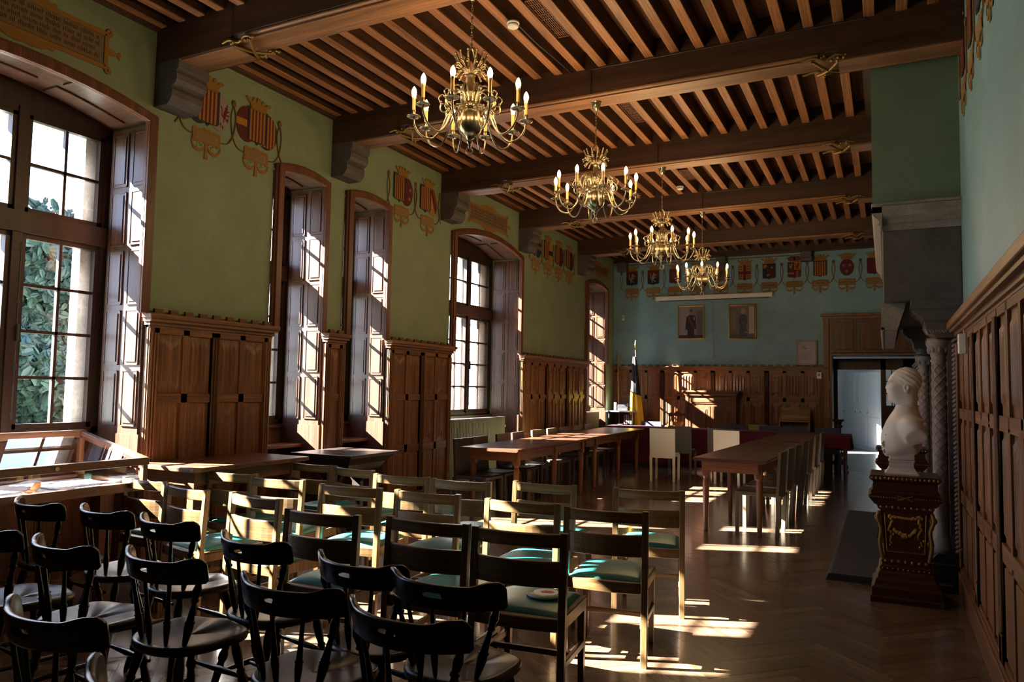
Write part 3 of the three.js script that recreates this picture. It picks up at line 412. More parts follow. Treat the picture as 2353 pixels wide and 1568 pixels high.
// ---------- long tables ----------
function longTable(label, x0, x1, z0, z1, legs, h = 0.8, group) { // legs: z positions; z0 near, z1 far
  const t = thing('long_table', label, 'table', [(x0 + x1) / 2, 0, (z0 + z1) / 2], 0, group), w = x1 - x0, L = z0 - z1, zc = (z0 + z1) / 2;
  part('tabletop', ext([[-w / 2 + 0.02, 0], [-w / 2, 0.016], [-w / 2, 0.03], [-w / 2 + 0.006, 0.036], [w / 2 - 0.006, 0.036], [w / 2, 0.03], [w / 2, 0.016], [w / 2 - 0.02, 0]], L).translate(0, h - 0.036, -L / 2), M.tableTop, t, 'z');
  const ix = w / 2 - 0.1;
  for (const s of [-1, 1]) part('apron', b6(s * ix - 0.012, s * ix + 0.012, h - 0.15, h - 0.035, -L / 2 + 0.1, L / 2 - 0.1), M.tableLeg, t, 'z');
  for (const s of [-1, 1]) part('apron', b6(-ix, ix, h - 0.15, h - 0.035, s * (L / 2 - 0.1) - 0.012, s * (L / 2 - 0.1) + 0.012), M.tableLeg, t, 'x');
  const lp = lathe([[0.0, 0], [0.021, 0], [0.024, 0.01], [0.033, 0.35], [0.036, 0.52], [0.034, 0.56], [0.026, 0.575], [0.036, 0.585], [0.036, 0.6], [0.03, 0.606]], 16);
  for (const z of legs) for (const s of [-1, 1]) part('leg', [lp.clone().translate(s * ix, 0, z - zc), rb(0.075, h - 0.035 - 0.6, 0.075, 0.005, s * ix, 0.6 + (h - 0.635) / 2, z - zc)], M.tableLeg, t, 'y');
  return t;
}
longTable('reddish-brown table nearest in the left row, sunlit at its near end', -4.6, -3.83, -7.72, -10.3, [-7.9, -9.1, -10.15], 0.8, 'long tables of the horseshoe').rotation.y = 0.03;
longTable('reddish-brown table farther in the left row, ending at the red cloth', -4.74, -3.98, -10.36, -13.55, [-10.9, -12.2, -13.4], 0.8, 'long tables of the horseshoe').rotation.y = 0.04;
longTable('reddish-brown table nearest in the right row, pale chairs along its right side', -1.82, -1.06, -8.06, -11.36, [-8.24, -9.45, -11.2], 0.8, 'long tables of the horseshoe').rotation.y = -0.03;
longTable('reddish-brown table farther in the right row, beside the red cloth table', -1.71, -1.05, -11.44, -13.95, [-11.6, -13.75], 0.81, 'long tables of the horseshoe').rotation.y = -0.02;
{ // head table under a dark red cloth
  const t = thing('head_table', 'long head table on dark legs across the far end, under the red cloth', 'table', [-2.8, 0, -14.45]);
  part('tabletop', rb6(-2.23, 2.22, 0.765, 0.79, -0.27, 0.27, 0.006), M.oakDark, t, 'x');
  for (const x of [-2.15, 0, 2.14]) for (const z of [-0.22, 0.22]) part('leg', loft([[0.02, 0], [0.03, 0.765]]).translate(x, 0, z), M.mahog, t, 'y');
  const c = [], top = b6(-2.25, 2.24, 0.791, 0.797, -0.29, 0.29);
  const drop = (x0, x1, z, y0, n) => grid(n, 6, (u, v) => { const x = x0 + (x1 - x0) * u, y = 0.794 - (0.794 - y0) * v; return [x, y, z + v * (0.014 * Math.sin(x * 21) + 0.012 * Math.sin(x * 9 + 1))]; });
  c.push(top, drop(-2.25, 1.55, 0.291, 0.12, 160), drop(1.55, 2.24, 0.291, 0.56, 30), drop(2.24, -2.25, -0.291, 0.5, 160));
  for (const [x, s] of [[2.241, 1], [-2.251, -1]]) c.push(grid(20, 5, (u, v) => { const z = 0.29 * s - 0.58 * s * u; return [x + s * v * (0.02 + 0.012 * Math.sin(u * 16)), 0.794 - v * 0.25, z]; }));
  const cl = meshOf('tablecloth', join(c, 'x'), M.cloth); cl.position.set(-2.8, 0, -14.45); M.cloth.side = THREE.DoubleSide;
  tag(cl, 'dark red cloth hanging to the floor over the head table', 'tablecloth');
}
// ---------- high-backed leather chairs ----------
function makeLeather(label, m, group) { // faces -z, origin under the back's top
  const t = thing('leather_chair', label, 'chair', [0, 0, 0], 0, group), fm = m;
  const bz = (u, v) => -0.03 * (1 - v) + 0.012 * Math.cos((u - 0.5) * 2.8), Y = (v) => 0.39 + 0.49 * v;
  part('backrest', [grid(14, 12, (u, v) => [(u - 0.5) * 0.42, Y(v), 0.035 + bz(u, v)]), grid(14, 12, (u, v) => [(0.5 - u) * 0.42, Y(v), 0.005 + bz(u, v)]), ...[-1, 1].map((s) => grid(1, 12, (u, v) => [s * 0.21, Y(v), 0.02 - s * (u - 0.5) * 0.03 + bz(0, v)])), grid(14, 1, (u, v) => [(u - 0.5) * 0.42, 0.88, 0.035 - 0.03 * v + bz(u, 1)]), grid(14, 1, (u, v) => [(0.5 - u) * 0.42, 0.39, 0.035 - 0.03 * v + bz(u, 0)])], m, t, 'y');
  part('seat', grid(16, 16, (u, v) => { const x = (u - 0.5) * 0.41, z = 0.0 - 0.44 * v; return [x, 0.445 - 0.02 * Math.sin(v * Math.PI) * Math.cos((u - 0.5) * 2.6) + 0.012, z]; }), m, t, 'x');
  part('seat_frame', [rb6(-0.205, 0.205, 0.405, 0.45, -0.44, 0.0, 0.012)], fm, t, 'x');
  for (const [x, z, r] of [[-0.19, -0.42, 0], [0.19, -0.42, 0], [-0.19, -0.01, 0.04], [0.19, -0.01, 0.04]]) part('leg', ext([[-0.015, 0], [0.015, 0], [0.018, 0.42], [-0.018, 0.42]], 0.034, null, 0.003).translate(0, 0, -0.017).rotateX(r ? 0.06 : 0).translate(x, r ? 0.003 : 0.0, z + (r ? -0.02 + 0.03 - 0.012 : 0)), fm, t, 'y');
  return t;
}
const leather = {};
function placeLeather(kind, m, x, z, ry, label, group) { if (!leather[kind]) { const o = leather[kind] = makeLeather(label, m, group); o.position.set(x, 0, z); o.rotation.y = ry; return o; } const c = copy(leather[kind], 'leather_chair', [x, 0, z], ry, label); if (group) c.userData.group = group; return c; }
[-8.0, -8.45, -9.15, -9.65, -10.42, -11.0, -11.6, -12.2, -12.8].forEach((z, i) => placeLeather(i < 4 ? 'dark' : 'taupe', i < 4 ? M.leatherDark : M.taupe, -4.66 + (z + 8) * 0.04, z, -Math.PI / 2 - 0.05, `${i < 4 ? 'dark brown' : 'taupe'} leather chair on the wall side of the left tables, ${i === 0 ? 'nearest' : ORD[i] + ' from the camera'}`, 'leather chairs along the left tables'));
[-8.5, -9.1, -9.75, -10.55, -11.2, -12.1, -13.0].forEach((z, i) => placeLeather('taupe', M.taupe, -1.02 + 0.012 * i, z, Math.PI / 2 + 0.04, `taupe leather chair along the right tables, ${i === 0 ? 'nearest' : ORD[i] + ' from the camera'}`, 'leather chairs along the right tables'));
placeLeather('white', M.leatherWhite, -3.35, -12.3, 0.06, 'white leather chair seen from behind, left one before the red cloth');
placeLeather('white', M.leatherWhite, -2.34, -12.5, -0.05, 'white leather chair seen from behind, right one before the red cloth, brightly sunlit');
placeLeather('grey', M.leatherGrey, -3.33, -13.4, 0.02, 'grey-brown leather chair between the white ones, left of the pair close to the red cloth', 'grey leather chairs at the head table');
placeLeather('grey', M.leatherGrey, -2.55, -13.05, 0.03, 'grey-brown leather chair half hidden by the brightly sunlit white chair', 'grey leather chairs at the head table');
[-4.32, -3.25, -2.6, -1.98, -1.55, -0.98].forEach((x, i) => { if (i !== 1) placeLeather('blue', M.leatherBlue, x, -14.98, Math.PI, `blue-grey leather chair behind the red cloth table, ${['leftmost', '', 'second from left', 'third from left', 'second from right', 'rightmost'][i]}`, 'blue-grey chairs behind the head table'); });
placeLeather('olive', M.olive, -2.28, -15.2, Math.PI - 0.1, 'olive yellow leather chair against the far wainscot behind the red table');
// ---------- display case in the near window niche ----------
{
  const X1 = -4.70, X0 = -5.46, Z0 = -3.61, Z1 = -1.96, t = thing('display_case', 'wooden display case with sloping glass top standing in the nearest window niche', 'display case', [0, 0, 0]), m = M.desk;
  const yF = 0.95, yB = 1.115, s = 0.045;
  part('lower_frame', [b6(X1 - 0.04, X1, 0.74, 0.80, Z0, Z1), b6(X0, X0 + 0.04, 0.74, 0.80, Z0, Z1), b6(X0, X1, 0.74, 0.8, Z0, Z0 + 0.04), b6(X0, X1, 0.74, 0.8, Z1 - 0.04, Z1)], m, t, 'z');
  part('floor_board', b6(X0 + 0.03, X1 - 0.03, 0.755, 0.775, Z0 + 0.03, Z1 - 0.03), M.paper, t, 'z');
  part('front_rail', rb6(X1 - 0.045, X1 + 0.006, yF - 0.035, yF + 0.018, Z0 - 0.006, Z1 + 0.006, 0.006), m, t, 'z');
  part('back_rail', rb6(X0 - 0.006, X0 + 0.045, yB - 0.035, yB + 0.018, Z0 - 0.006, Z1 + 0.006, 0.006), m, t, 'z');
  const sl = Math.atan2(yB - yF, X1 - X0), LL = Math.hypot(X1 - X0, yB - yF);
  for (const z of [Z0 + 0.02, Z1 - 0.02]) part('side_rail', rb(LL, 0.05, 0.05, 0.006).rotateZ(-sl).translate((X0 + X1) / 2, (yF + yB) / 2 - 0.008, z), m, t, 'x');
  for (const [x, z, y] of [[X1 - 0.02, Z0 + 0.02, yF], [X1 - 0.02, Z1 - 0.02, yF], [X0 + 0.02, Z0 + 0.02, yB], [X0 + 0.02, Z1 - 0.02, yB]]) part('corner_post', b6(x - 0.018, x + 0.018, 0.8, y - 0.02, z - 0.018, z + 0.018), m, t, 'y');
  part('glass_lid', new THREE.PlaneGeometry(LL - 0.07, Z1 - Z0 - 0.08).rotateX(-Math.PI / 2).rotateZ(-sl).translate((X0 + X1) / 2, (yF + yB) / 2 + 0.004, (Z0 + Z1) / 2), M.glass, t);
  part('glass_front', new THREE.PlaneGeometry(Z1 - Z0 - 0.08, yF - 0.835).rotateY(Math.PI / 2).translate(X1 - 0.015, (yF - 0.035 + 0.8) / 2, (Z0 + Z1) / 2), M.glass, t);
  part('glass_side', new THREE.ShapeGeometry(shape([[X0 + 0.04, 0.8], [X1 - 0.04, 0.8], [X1 - 0.04, yF - 0.035], [X0 + 0.04, yB - 0.04]])).translate(0, 0, Z0 + 0.02), M.glass, t);
  for (const [x, z, d] of [[X1 - 0.06, Z0 + 0.28, 0.05], [X1 - 0.06, Z1 - 0.28, -0.05], [X0 + 0.06, Z0 + 0.28, 0.05], [X0 + 0.06, Z1 - 0.28, -0.05]]) part('leg', ext([[-0.035, 0], [0.035, 0], [0.05, 0.74], [-0.05, 0.74]], 0.045, null, 0.004).rotateY(Math.PI / 2).translate(x - 0.02, 0, z), m, t, 'y');
  for (const z of [-2.35, -2.95]) part('lock', new THREE.CylinderGeometry(0.014, 0.014, 0.006, 16).rotateZ(Math.PI / 2).translate(X1 + 0.008, yF - 0.008, z), M.brassDull, t);
  // documents, ribbon and seals lie inside
  const docs = [[-4.96, -3.3, 0.4, 0.42, 0.06, 'pale opened document at the far end inside the display case'], [-4.98, -2.83, 0.42, 0.4, -0.03, 'large pale document under the wax seals inside the display case'], [-4.94, -2.36, 0.44, 0.42, 0.04, 'pale document at the near end inside the display case'], [-5.28, -3.15, 0.22, 0.3, 0.3, 'small bluish document at the back inside the display case']];
  for (const [x, z, w, h, r, lab] of docs) { const g = thing('document', lab, 'document', [x, 0.777, z], r, 'documents in the display case'); part('sheet', grid(10, 6, (u, v) => [(u - 0.5) * w, 0.004 + 0.012 * Math.pow(Math.abs(u - 0.5) * 2, 3) * (v > 0.5 ? 1 : 0.4), (0.5 - v) * h]), M.paper, g, 'x');
    const ln = []; for (let i = 0; i < 9; i++) ln.push(b6(-w * 0.4, w * rr(0.2, 0.4), 0.0045, 0.0052, -h * 0.4 + h * 0.085 * i, -h * 0.4 + h * 0.085 * i + 0.006)); part('writing', ln, M.grey, g, 'x'); }
  M.paper.side = THREE.DoubleSide;
  tag(meshOf('ribbon', join(grid(16, 2, (u, v) => [-5.05 + 0.36 * u, 0.79 + 0.006 * Math.sin(u * 9), -3.02 + 0.22 * u + v * 0.035]), 'x'), M.ribbon), 'crimson ribbon laid across the documents in the display case', 'ribbon'); M.ribbon.side = THREE.DoubleSide;
  for (const [x, z, lab, tilt] of [[-4.84, -2.87, 'round brown wax seal lying on the ribbon, nearer the front glass', 0], [-4.9, -2.95, 'round brown wax seal propped upright beside the lying one', 1.1]]) { const g = thing('wax_seal', lab, 'seal', [x, tilt ? 0.815 : 0.799, z], 0.3, 'wax seals in the display case'); part('disc', lathe([[0, -0.008], [0.03, -0.008], [0.036, 0], [0.03, 0.008], [0.022, 0.006], [0, 0.007]], 20).rotateZ(tilt), M.wax, g); part('impression', new THREE.TorusGeometry(0.017, 0.003, 6, 18).rotateX(Math.PI / 2).translate(0, 0.007, 0).rotateZ(tilt), M.wax, g); }
}
// ---------- tables along the left wall ----------
{
  const t = thing('side_table', 'wide brown table against the wainscot beside the display case, partly sunlit', 'table', [-4.96, 0, -4.54]), h = 0.865;
  part('tabletop', rb6(-0.36, 0.36, h - 0.036, h, -0.62, 0.62, 0.006), M.desk, t, 'z');
  for (const z of [-0.42, -0.12, 0.2, 0.52]) part('slot', b6(0.358, 0.3615, h - 0.023, h - 0.013, z - 0.03, z + 0.03), M.iron, t);
  part('apron', [b6(0.27, 0.3, h - 0.14, h - 0.036, -0.56, 0.56), b6(-0.32, 0.3, h - 0.14, h - 0.036, 0.53, 0.56), b6(-0.32, 0.3, h - 0.14, h - 0.036, -0.56, -0.53)], M.desk, t, 'z');
  for (const x of [-0.29, 0.27]) for (const z of [-0.53, 0.53]) part('leg', rb(0.075, h - 0.036, 0.075, 0.006, x, (h - 0.036) / 2, z), M.desk, t, 'y');
  part('stretcher', b6(0.25, 0.285, 0.18, 0.24, -0.5, 0.5), M.desk, t, 'z');
}
{
  const t = thing('pedestal_table', 'small dark table with flared moulded edge below the narrow windows', 'table', [-4.76, 0, -5.86], 0.02), h = 0.855;
  part('tabletop', rb6(-0.36, 0.36, h - 0.03, h, -0.39, 0.39, 0.004), M.blackTable, t, 'z');
  part('flared_moulding', loft([[0.22, h - 0.17], [0.235, h - 0.15], [0.26, h - 0.1], [0.3, h - 0.06], [0.335, h - 0.03]], 1, 1.03), M.blackTable, t, 'x');
  for (const s of [-1, 1]) part('trestle_leg', [ext([[-0.06, 0], [0.06, 0], [0.12, 0.08], [0.05, 0.2], [0.045, 0.55], [0.16, h - 0.17], [-0.16, h - 0.17], [-0.045, 0.55], [-0.05, 0.2], [-0.12, 0.08]], 0.05, null, 0.005).translate(0, 0, s * 0.2 - 0.025)], M.blackTable, t, 'y');
  part('stretcher', rb6(-0.03, 0.03, 0.3, 0.38, -0.2, 0.2, 0.006), M.blackTable, t, 'z');
}
// ---------- radiators ----------
function radiator(label, z0, z1, x = WL - 0.16) {
  const L = z0 - z1, H = 0.9, n = Math.round(L / 0.042), t = thing('radiator', label, 'radiator', [x, 0.14, (z0 + z1) / 2], Math.PI / 2, 'ribbed radiators in the window niches');
  part('ribbed_front', grid(n * 6, 1, (u, v) => [-L / 2 + L * u, H * v, 0.052 + 0.014 * Math.min(1, 1.6 * Math.abs(Math.sin(u * n * Math.PI)))]), M.radiator, t, 'y');
  part('back_panel', b6(-L / 2, L / 2, 0, H, -0.05, 0.05), M.radiator, t, 'y');
  part('top_grille', rb6(-L / 2, L / 2, H, H + 0.014, -0.05, 0.066, 0.004), M.steel, t, 'x');
  part('valve', [new THREE.CylinderGeometry(0.02, 0.024, 0.08, 14).rotateZ(Math.PI / 2).translate(L / 2 + 0.06, H - 0.14, 0), new THREE.CylinderGeometry(0.012, 0.012, 0.05, 10).rotateZ(Math.PI / 2).translate(L / 2 + 0.01, H - 0.14, 0)], M.plastic, t);
  for (const s of [-1, 1]) part('foot', b6(s * (L / 2 - 0.15) - 0.015, s * (L / 2 - 0.15) + 0.015, -0.14, 0, -0.03, 0.02), M.radiator, t);
}
radiator('olive-grey ribbed radiator under the broad window behind the left tables', -8.93, -10.62);
radiator('olive-grey ribbed radiator in the far corner window niche', -13.95, -14.98);
// ---------- stone fireplace on the right wall ----------
{
  const t = thing('fireplace', 'grey stone fireplace with projecting hood and twisted columns on the right wall', 'fireplace', [0, 0, 0]), z0 = -6.78, z1 = -9.85, xr = XR;
  part('hood', rb6(-0.012, xr, 2.27, 2.88, z1, z0, 0.01), M.stoneDark, t, 'y');
  const prof = [[0, 0], [0.012, 0.0], [0.012, 0.03], [0.03, 0.045], [0.022, 0.06], [0.03, 0.085], [0.06, 0.11], [0.075, 0.14], [0.075, 0.19], [0.06, 0.205], [0, 0.22]];
  const cor = []; cor.push(ext(prof.map(([a, b]) => [a, b]), xr + 0.012).rotateY(-Math.PI / 2).translate(xr, 2.85, z0)); // along the near face
  cor.push(ext(prof.map(([a, b]) => [-a, b]).reverse(), z0 - z1 + 0.075).translate(-0.012, 2.85, z1)); cor.push(b6(-0.012, xr, 2.85, 3.07, z1, z0)); cor.push(b6(-0.087, -0.012, 2.99, 3.04, z0, z0 + 0.075));
  part('cornice', cor, M.stone, t, 'x');
  part('mantel_shelf', rb6(-0.09, xr, 3.05, 3.075, z1, z0 + 0.078, 0.01), M.stone, t, 'x');
  const lint = ext([[0, 0], [0, 0.225], [0.19, 0.225], [0.12, 0], [0, 0]].slice(0, 4), z0 - z1 - 0.25).translate(-0.03, 2.045, z1 + 0.12); part('lintel', [lint, new THREE.CylinderGeometry(0.016, 0.016, z0 - z1 - 0.26, 12).rotateX(Math.PI / 2).translate(-0.02, 2.052, (z0 + z1) / 2)], M.stone, t, 'z');
  for (const zc of [z0 - 0.2, z1 + 0.2]) { // stepped corbels and jambs
    const cp = [[xr, 2.27], [0.19, 2.27], [0.19, 2.235], [0.215, 2.21], [0.2, 2.185], [0.235, 2.15], [0.265, 2.135], [0.285, 2.09], [0.285, 2.06], [0.3, 2.03], [0.345, 1.995], [0.36, 1.965], [xr, 1.965]];
    part('corbel', [ext(cp.slice().reverse(), 0.4, null, 0.004).translate(0, 0, zc - 0.2), b6(0.18, xr, 2.2, 2.225, zc - 0.21, zc + 0.21), b6(0.27, xr, 2.1, 2.12, zc - 0.21, zc + 0.21)], M.stoneDark, t, 'y');
    part('jamb', b6(0.44, xr, 0.0, 1.97, zc - 0.19, zc + 0.16), M.stoneDark, t, 'y');
    for (const dz of [0.1, -0.12]) { const cx = 0.385; // carved colonnettes
      part('column', lathe([[0, 0.25], [0.085, 0.25], [0.085, 0.31], [0.07, 0.34], [0.075, 0.36], [0.05, 0.4], [0.052, 0.62], [0.062, 0.635], [0.05, 0.65], [0.048, 1.2], [0.045, 1.78], [0.055, 1.79], [0.045, 1.81], [0.06, 1.86], [0.085, 1.93], [0.09, 1.965], [0, 1.966]], 20).translate(cx, 0, zc + dz), M.stone, t, 'y');
      const tw = []; for (let k = 0; k < 5; k++) for (const s of [-1, 1]) { const p = []; for (let i = 0; i <= 44; i++) { const a = s * i * 0.42 + k * Math.PI * 0.4; p.push(V(cx + Math.cos(a) * 0.047, 0.68 + i * 0.0245, zc + dz + Math.sin(a) * 0.047)); } tw.push(tube(p, 0.0045, 88, 4)); }
      part('carved_spiral', tw, M.stone, t, 'y');
      const lv = []; for (let i = 0; i < 8; i++) { const a = i * Math.PI / 4; lv.push(new THREE.SphereGeometry(0.022, 8, 6).scale(0.7, 1.5, 0.7).translate(cx + Math.cos(a) * 0.062, 1.88, zc + dz + Math.sin(a) * 0.062)); } part('capital_leaves', lv, M.stone, t, 'y'); }
    const rope = []; for (let i = 0; i < 46; i++) rope.push(new THREE.SphereGeometry(0.03, 8, 6).scale(1, 0.55, 1).rotateZ(0.6).translate(0.49, 0.3 + i * 0.0365, zc + 0.18)); part('rope_moulding', rope, M.stone, t, 'y');
    const rp2 = []; for (let i = 0; i < 9; i++) rp2.push(new THREE.SphereGeometry(0.03, 8, 6).scale(0.55, 1, 1).rotateZ(0.6).translate(0.3 + i * 0.022, 2.015, zc + 0.18)); part('rope_moulding', rp2, M.stone, t, 'x');
    part('plinth_block', [rb6(0.3, xr, 0.05, 0.2, zc - 0.21, zc + 0.22, 0.012), ext([[0.3, 0.19], [0.3, 0.22], [0.345, 0.27], [xr, 0.27], [xr, 0.19]].reverse(), 0.38).translate(0, 0, zc - 0.18), b6(0.28, xr, 0, 0.06, zc - 0.23, zc + 0.24)], M.slate, t, 'x');
  }
  part('fire_back', b6(0.46, xr, 0, 2.27, z1 + 0.3, z0 - 0.3), M.slate, t, 'y');
  part('hearth', ext([[-0.46, 0], [-0.44, 0.05], [-0.42, 0.055], [0.44, 0.055], [0.44, 0]].reverse(), 3.7).translate(0, 0, -10.35), M.slate, t, 'z');
}
// ---------- carved pedestal ----------
const PX = 0.112, PZ = -6.37;
{
  const t = thing('pedestal', 'dark carved pedestal with gilded garlands carrying the marble bust', 'pedestal', [PX, 0, PZ]);
  part('base', loft([[0.235, 0], [0.235, 0.035], [0.225, 0.045], [0.225, 0.1], [0.205, 0.12], [0.2, 0.15]]), M.mahog, t, 'x');
  part('foot_moulding', loft([[0.2, 0.15], [0.185, 0.17], [0.18, 0.2], [0.165, 0.22], [0.17, 0.245], [0.155, 0.26], [0.15, 0.31], [0.14, 0.32]]), M.mahog, t, 'x');
  part('shaft', loft([[0.135, 0.32], [0.138, 0.34], [0.16, 0.645], [0.165, 0.655]]), M.mahog, t, 'y');
  part('entablature', loft([[0.165, 0.655], [0.18, 0.67], [0.18, 0.69], [0.2, 0.7], [0.225, 0.735], [0.238, 0.75], [0.238, 0.765], [0.22, 0.775], [0.222, 0.8], [0.21, 0.81], [0.208, 0.865], [0.226, 0.88], [0.23, 0.905], [0.222, 0.912]]), M.mahog, t, 'x');
  const bead = (y, r, n, s, m, nm) => { const g = []; for (let k = 0; k < 4; k++) for (let i = 0; i < n; i++) { const u = -r + 2 * r * (i + 0.5) / n; const p = k % 2 ? [k > 1 ? -r : r, y, u] : [u, y, k ? -r : r]; g.push(new THREE.SphereGeometry(s, 6, 5).translate(...p)); } part(nm, g, m, t, 'x'); };
  bead(0.682, 0.18, 9, 0.011, M.gold, 'gilt_beads'); bead(0.757, 0.238, 26, 0.0055, M.gilt, 'gilt_beads'); bead(0.893, 0.228, 16, 0.011, M.gilt, 'leaf_border'); bead(0.285, 0.153, 7, 0.016, M.gilt, 'leaf_border'); bead(0.232, 0.168, 10, 0.01, M.gilt, 'leaf_border');
  for (const [ry, d] of [[0, 0], [-Math.PI / 2, 0], [Math.PI / 2, 0]]) { const f = (y) => 0.139 + (y - 0.34) * 0.072, g = [], fr = [], put = (x, y, s, sx = 1, sy = 1) => g.push(new THREE.SphereGeometry(s, 6, 5).scale(sx, sy, 0.6).translate(x, y, f(y) + 0.004));
    for (let i = 0; i <= 22; i++) { const u = i / 22 * 2 - 1; put(u * 0.1, 0.62 - 0.03 * (1 - u * u) * 0.6 + rr(-0.006, 0.006), 0.011); put(u * 0.07 + rr(-0.008, 0.008), 0.52 - 0.045 * (1 - u * u) + rr(-0.008, 0.008), 0.01, 1, 1.4); }
    for (const s of [-1, 1]) for (let i = 0; i < 14; i++) put(s * (0.098 - 0.01 * Math.sin(i)) + rr(-0.012, 0.012), 0.61 - i * 0.016, 0.0105 - i * 0.0003, 0.9, 1.5);
    part('gilt_garland', g.map((q) => q.rotateY(ry)), M.gold, t, 'y');
    for (const s of [-1, 1]) fr.push(bar([s * 0.122, 0.355, f(0.355) + 0.002], [s * 0.135, 0.635, f(0.635) + 0.002], 0.004, 0.004, 6)); fr.push(bar([-0.122, 0.355, f(0.355) + 0.002], [0.122, 0.355, f(0.355) + 0.002], 0.004, 0.004, 6));
    part('gilt_frame', fr.map((q) => q.rotateY(ry)), M.gold, t, 'y'); }
  for (const [sx, sz] of [[1, 1], [-1, 1]]) part('scroll_bracket', [tube([[sx * 0.15, 0.3, 0.15], [sx * 0.168, 0.42, 0.155], [sx * 0.158, 0.52, 0.16], [sx * 0.182, 0.6, 0.17], [sx * 0.17, 0.65, 0.165]], 0.016, 20, 6), new THREE.TorusGeometry(0.018, 0.009, 6, 14).translate(sx * 0.178, 0.6, 0.165), new THREE.TorusGeometry(0.016, 0.008, 6, 14).translate(sx * 0.16, 0.43, 0.15)], M.gilt, t, 'y');
  part('ribbon_cross', [bar([-0.05, 0.775, 0.24], [0.05, 0.74, 0.245], 0.006), bar([0.05, 0.775, 0.24], [-0.05, 0.74, 0.245], 0.006)], M.gilt, t, 'x');
  copy(t, 'pedestal', [PX + 0.02, 0.055, -8.75], 0, 'second dark carved pedestal on the hearth, mostly hidden behind the bust and its pedestal');
}
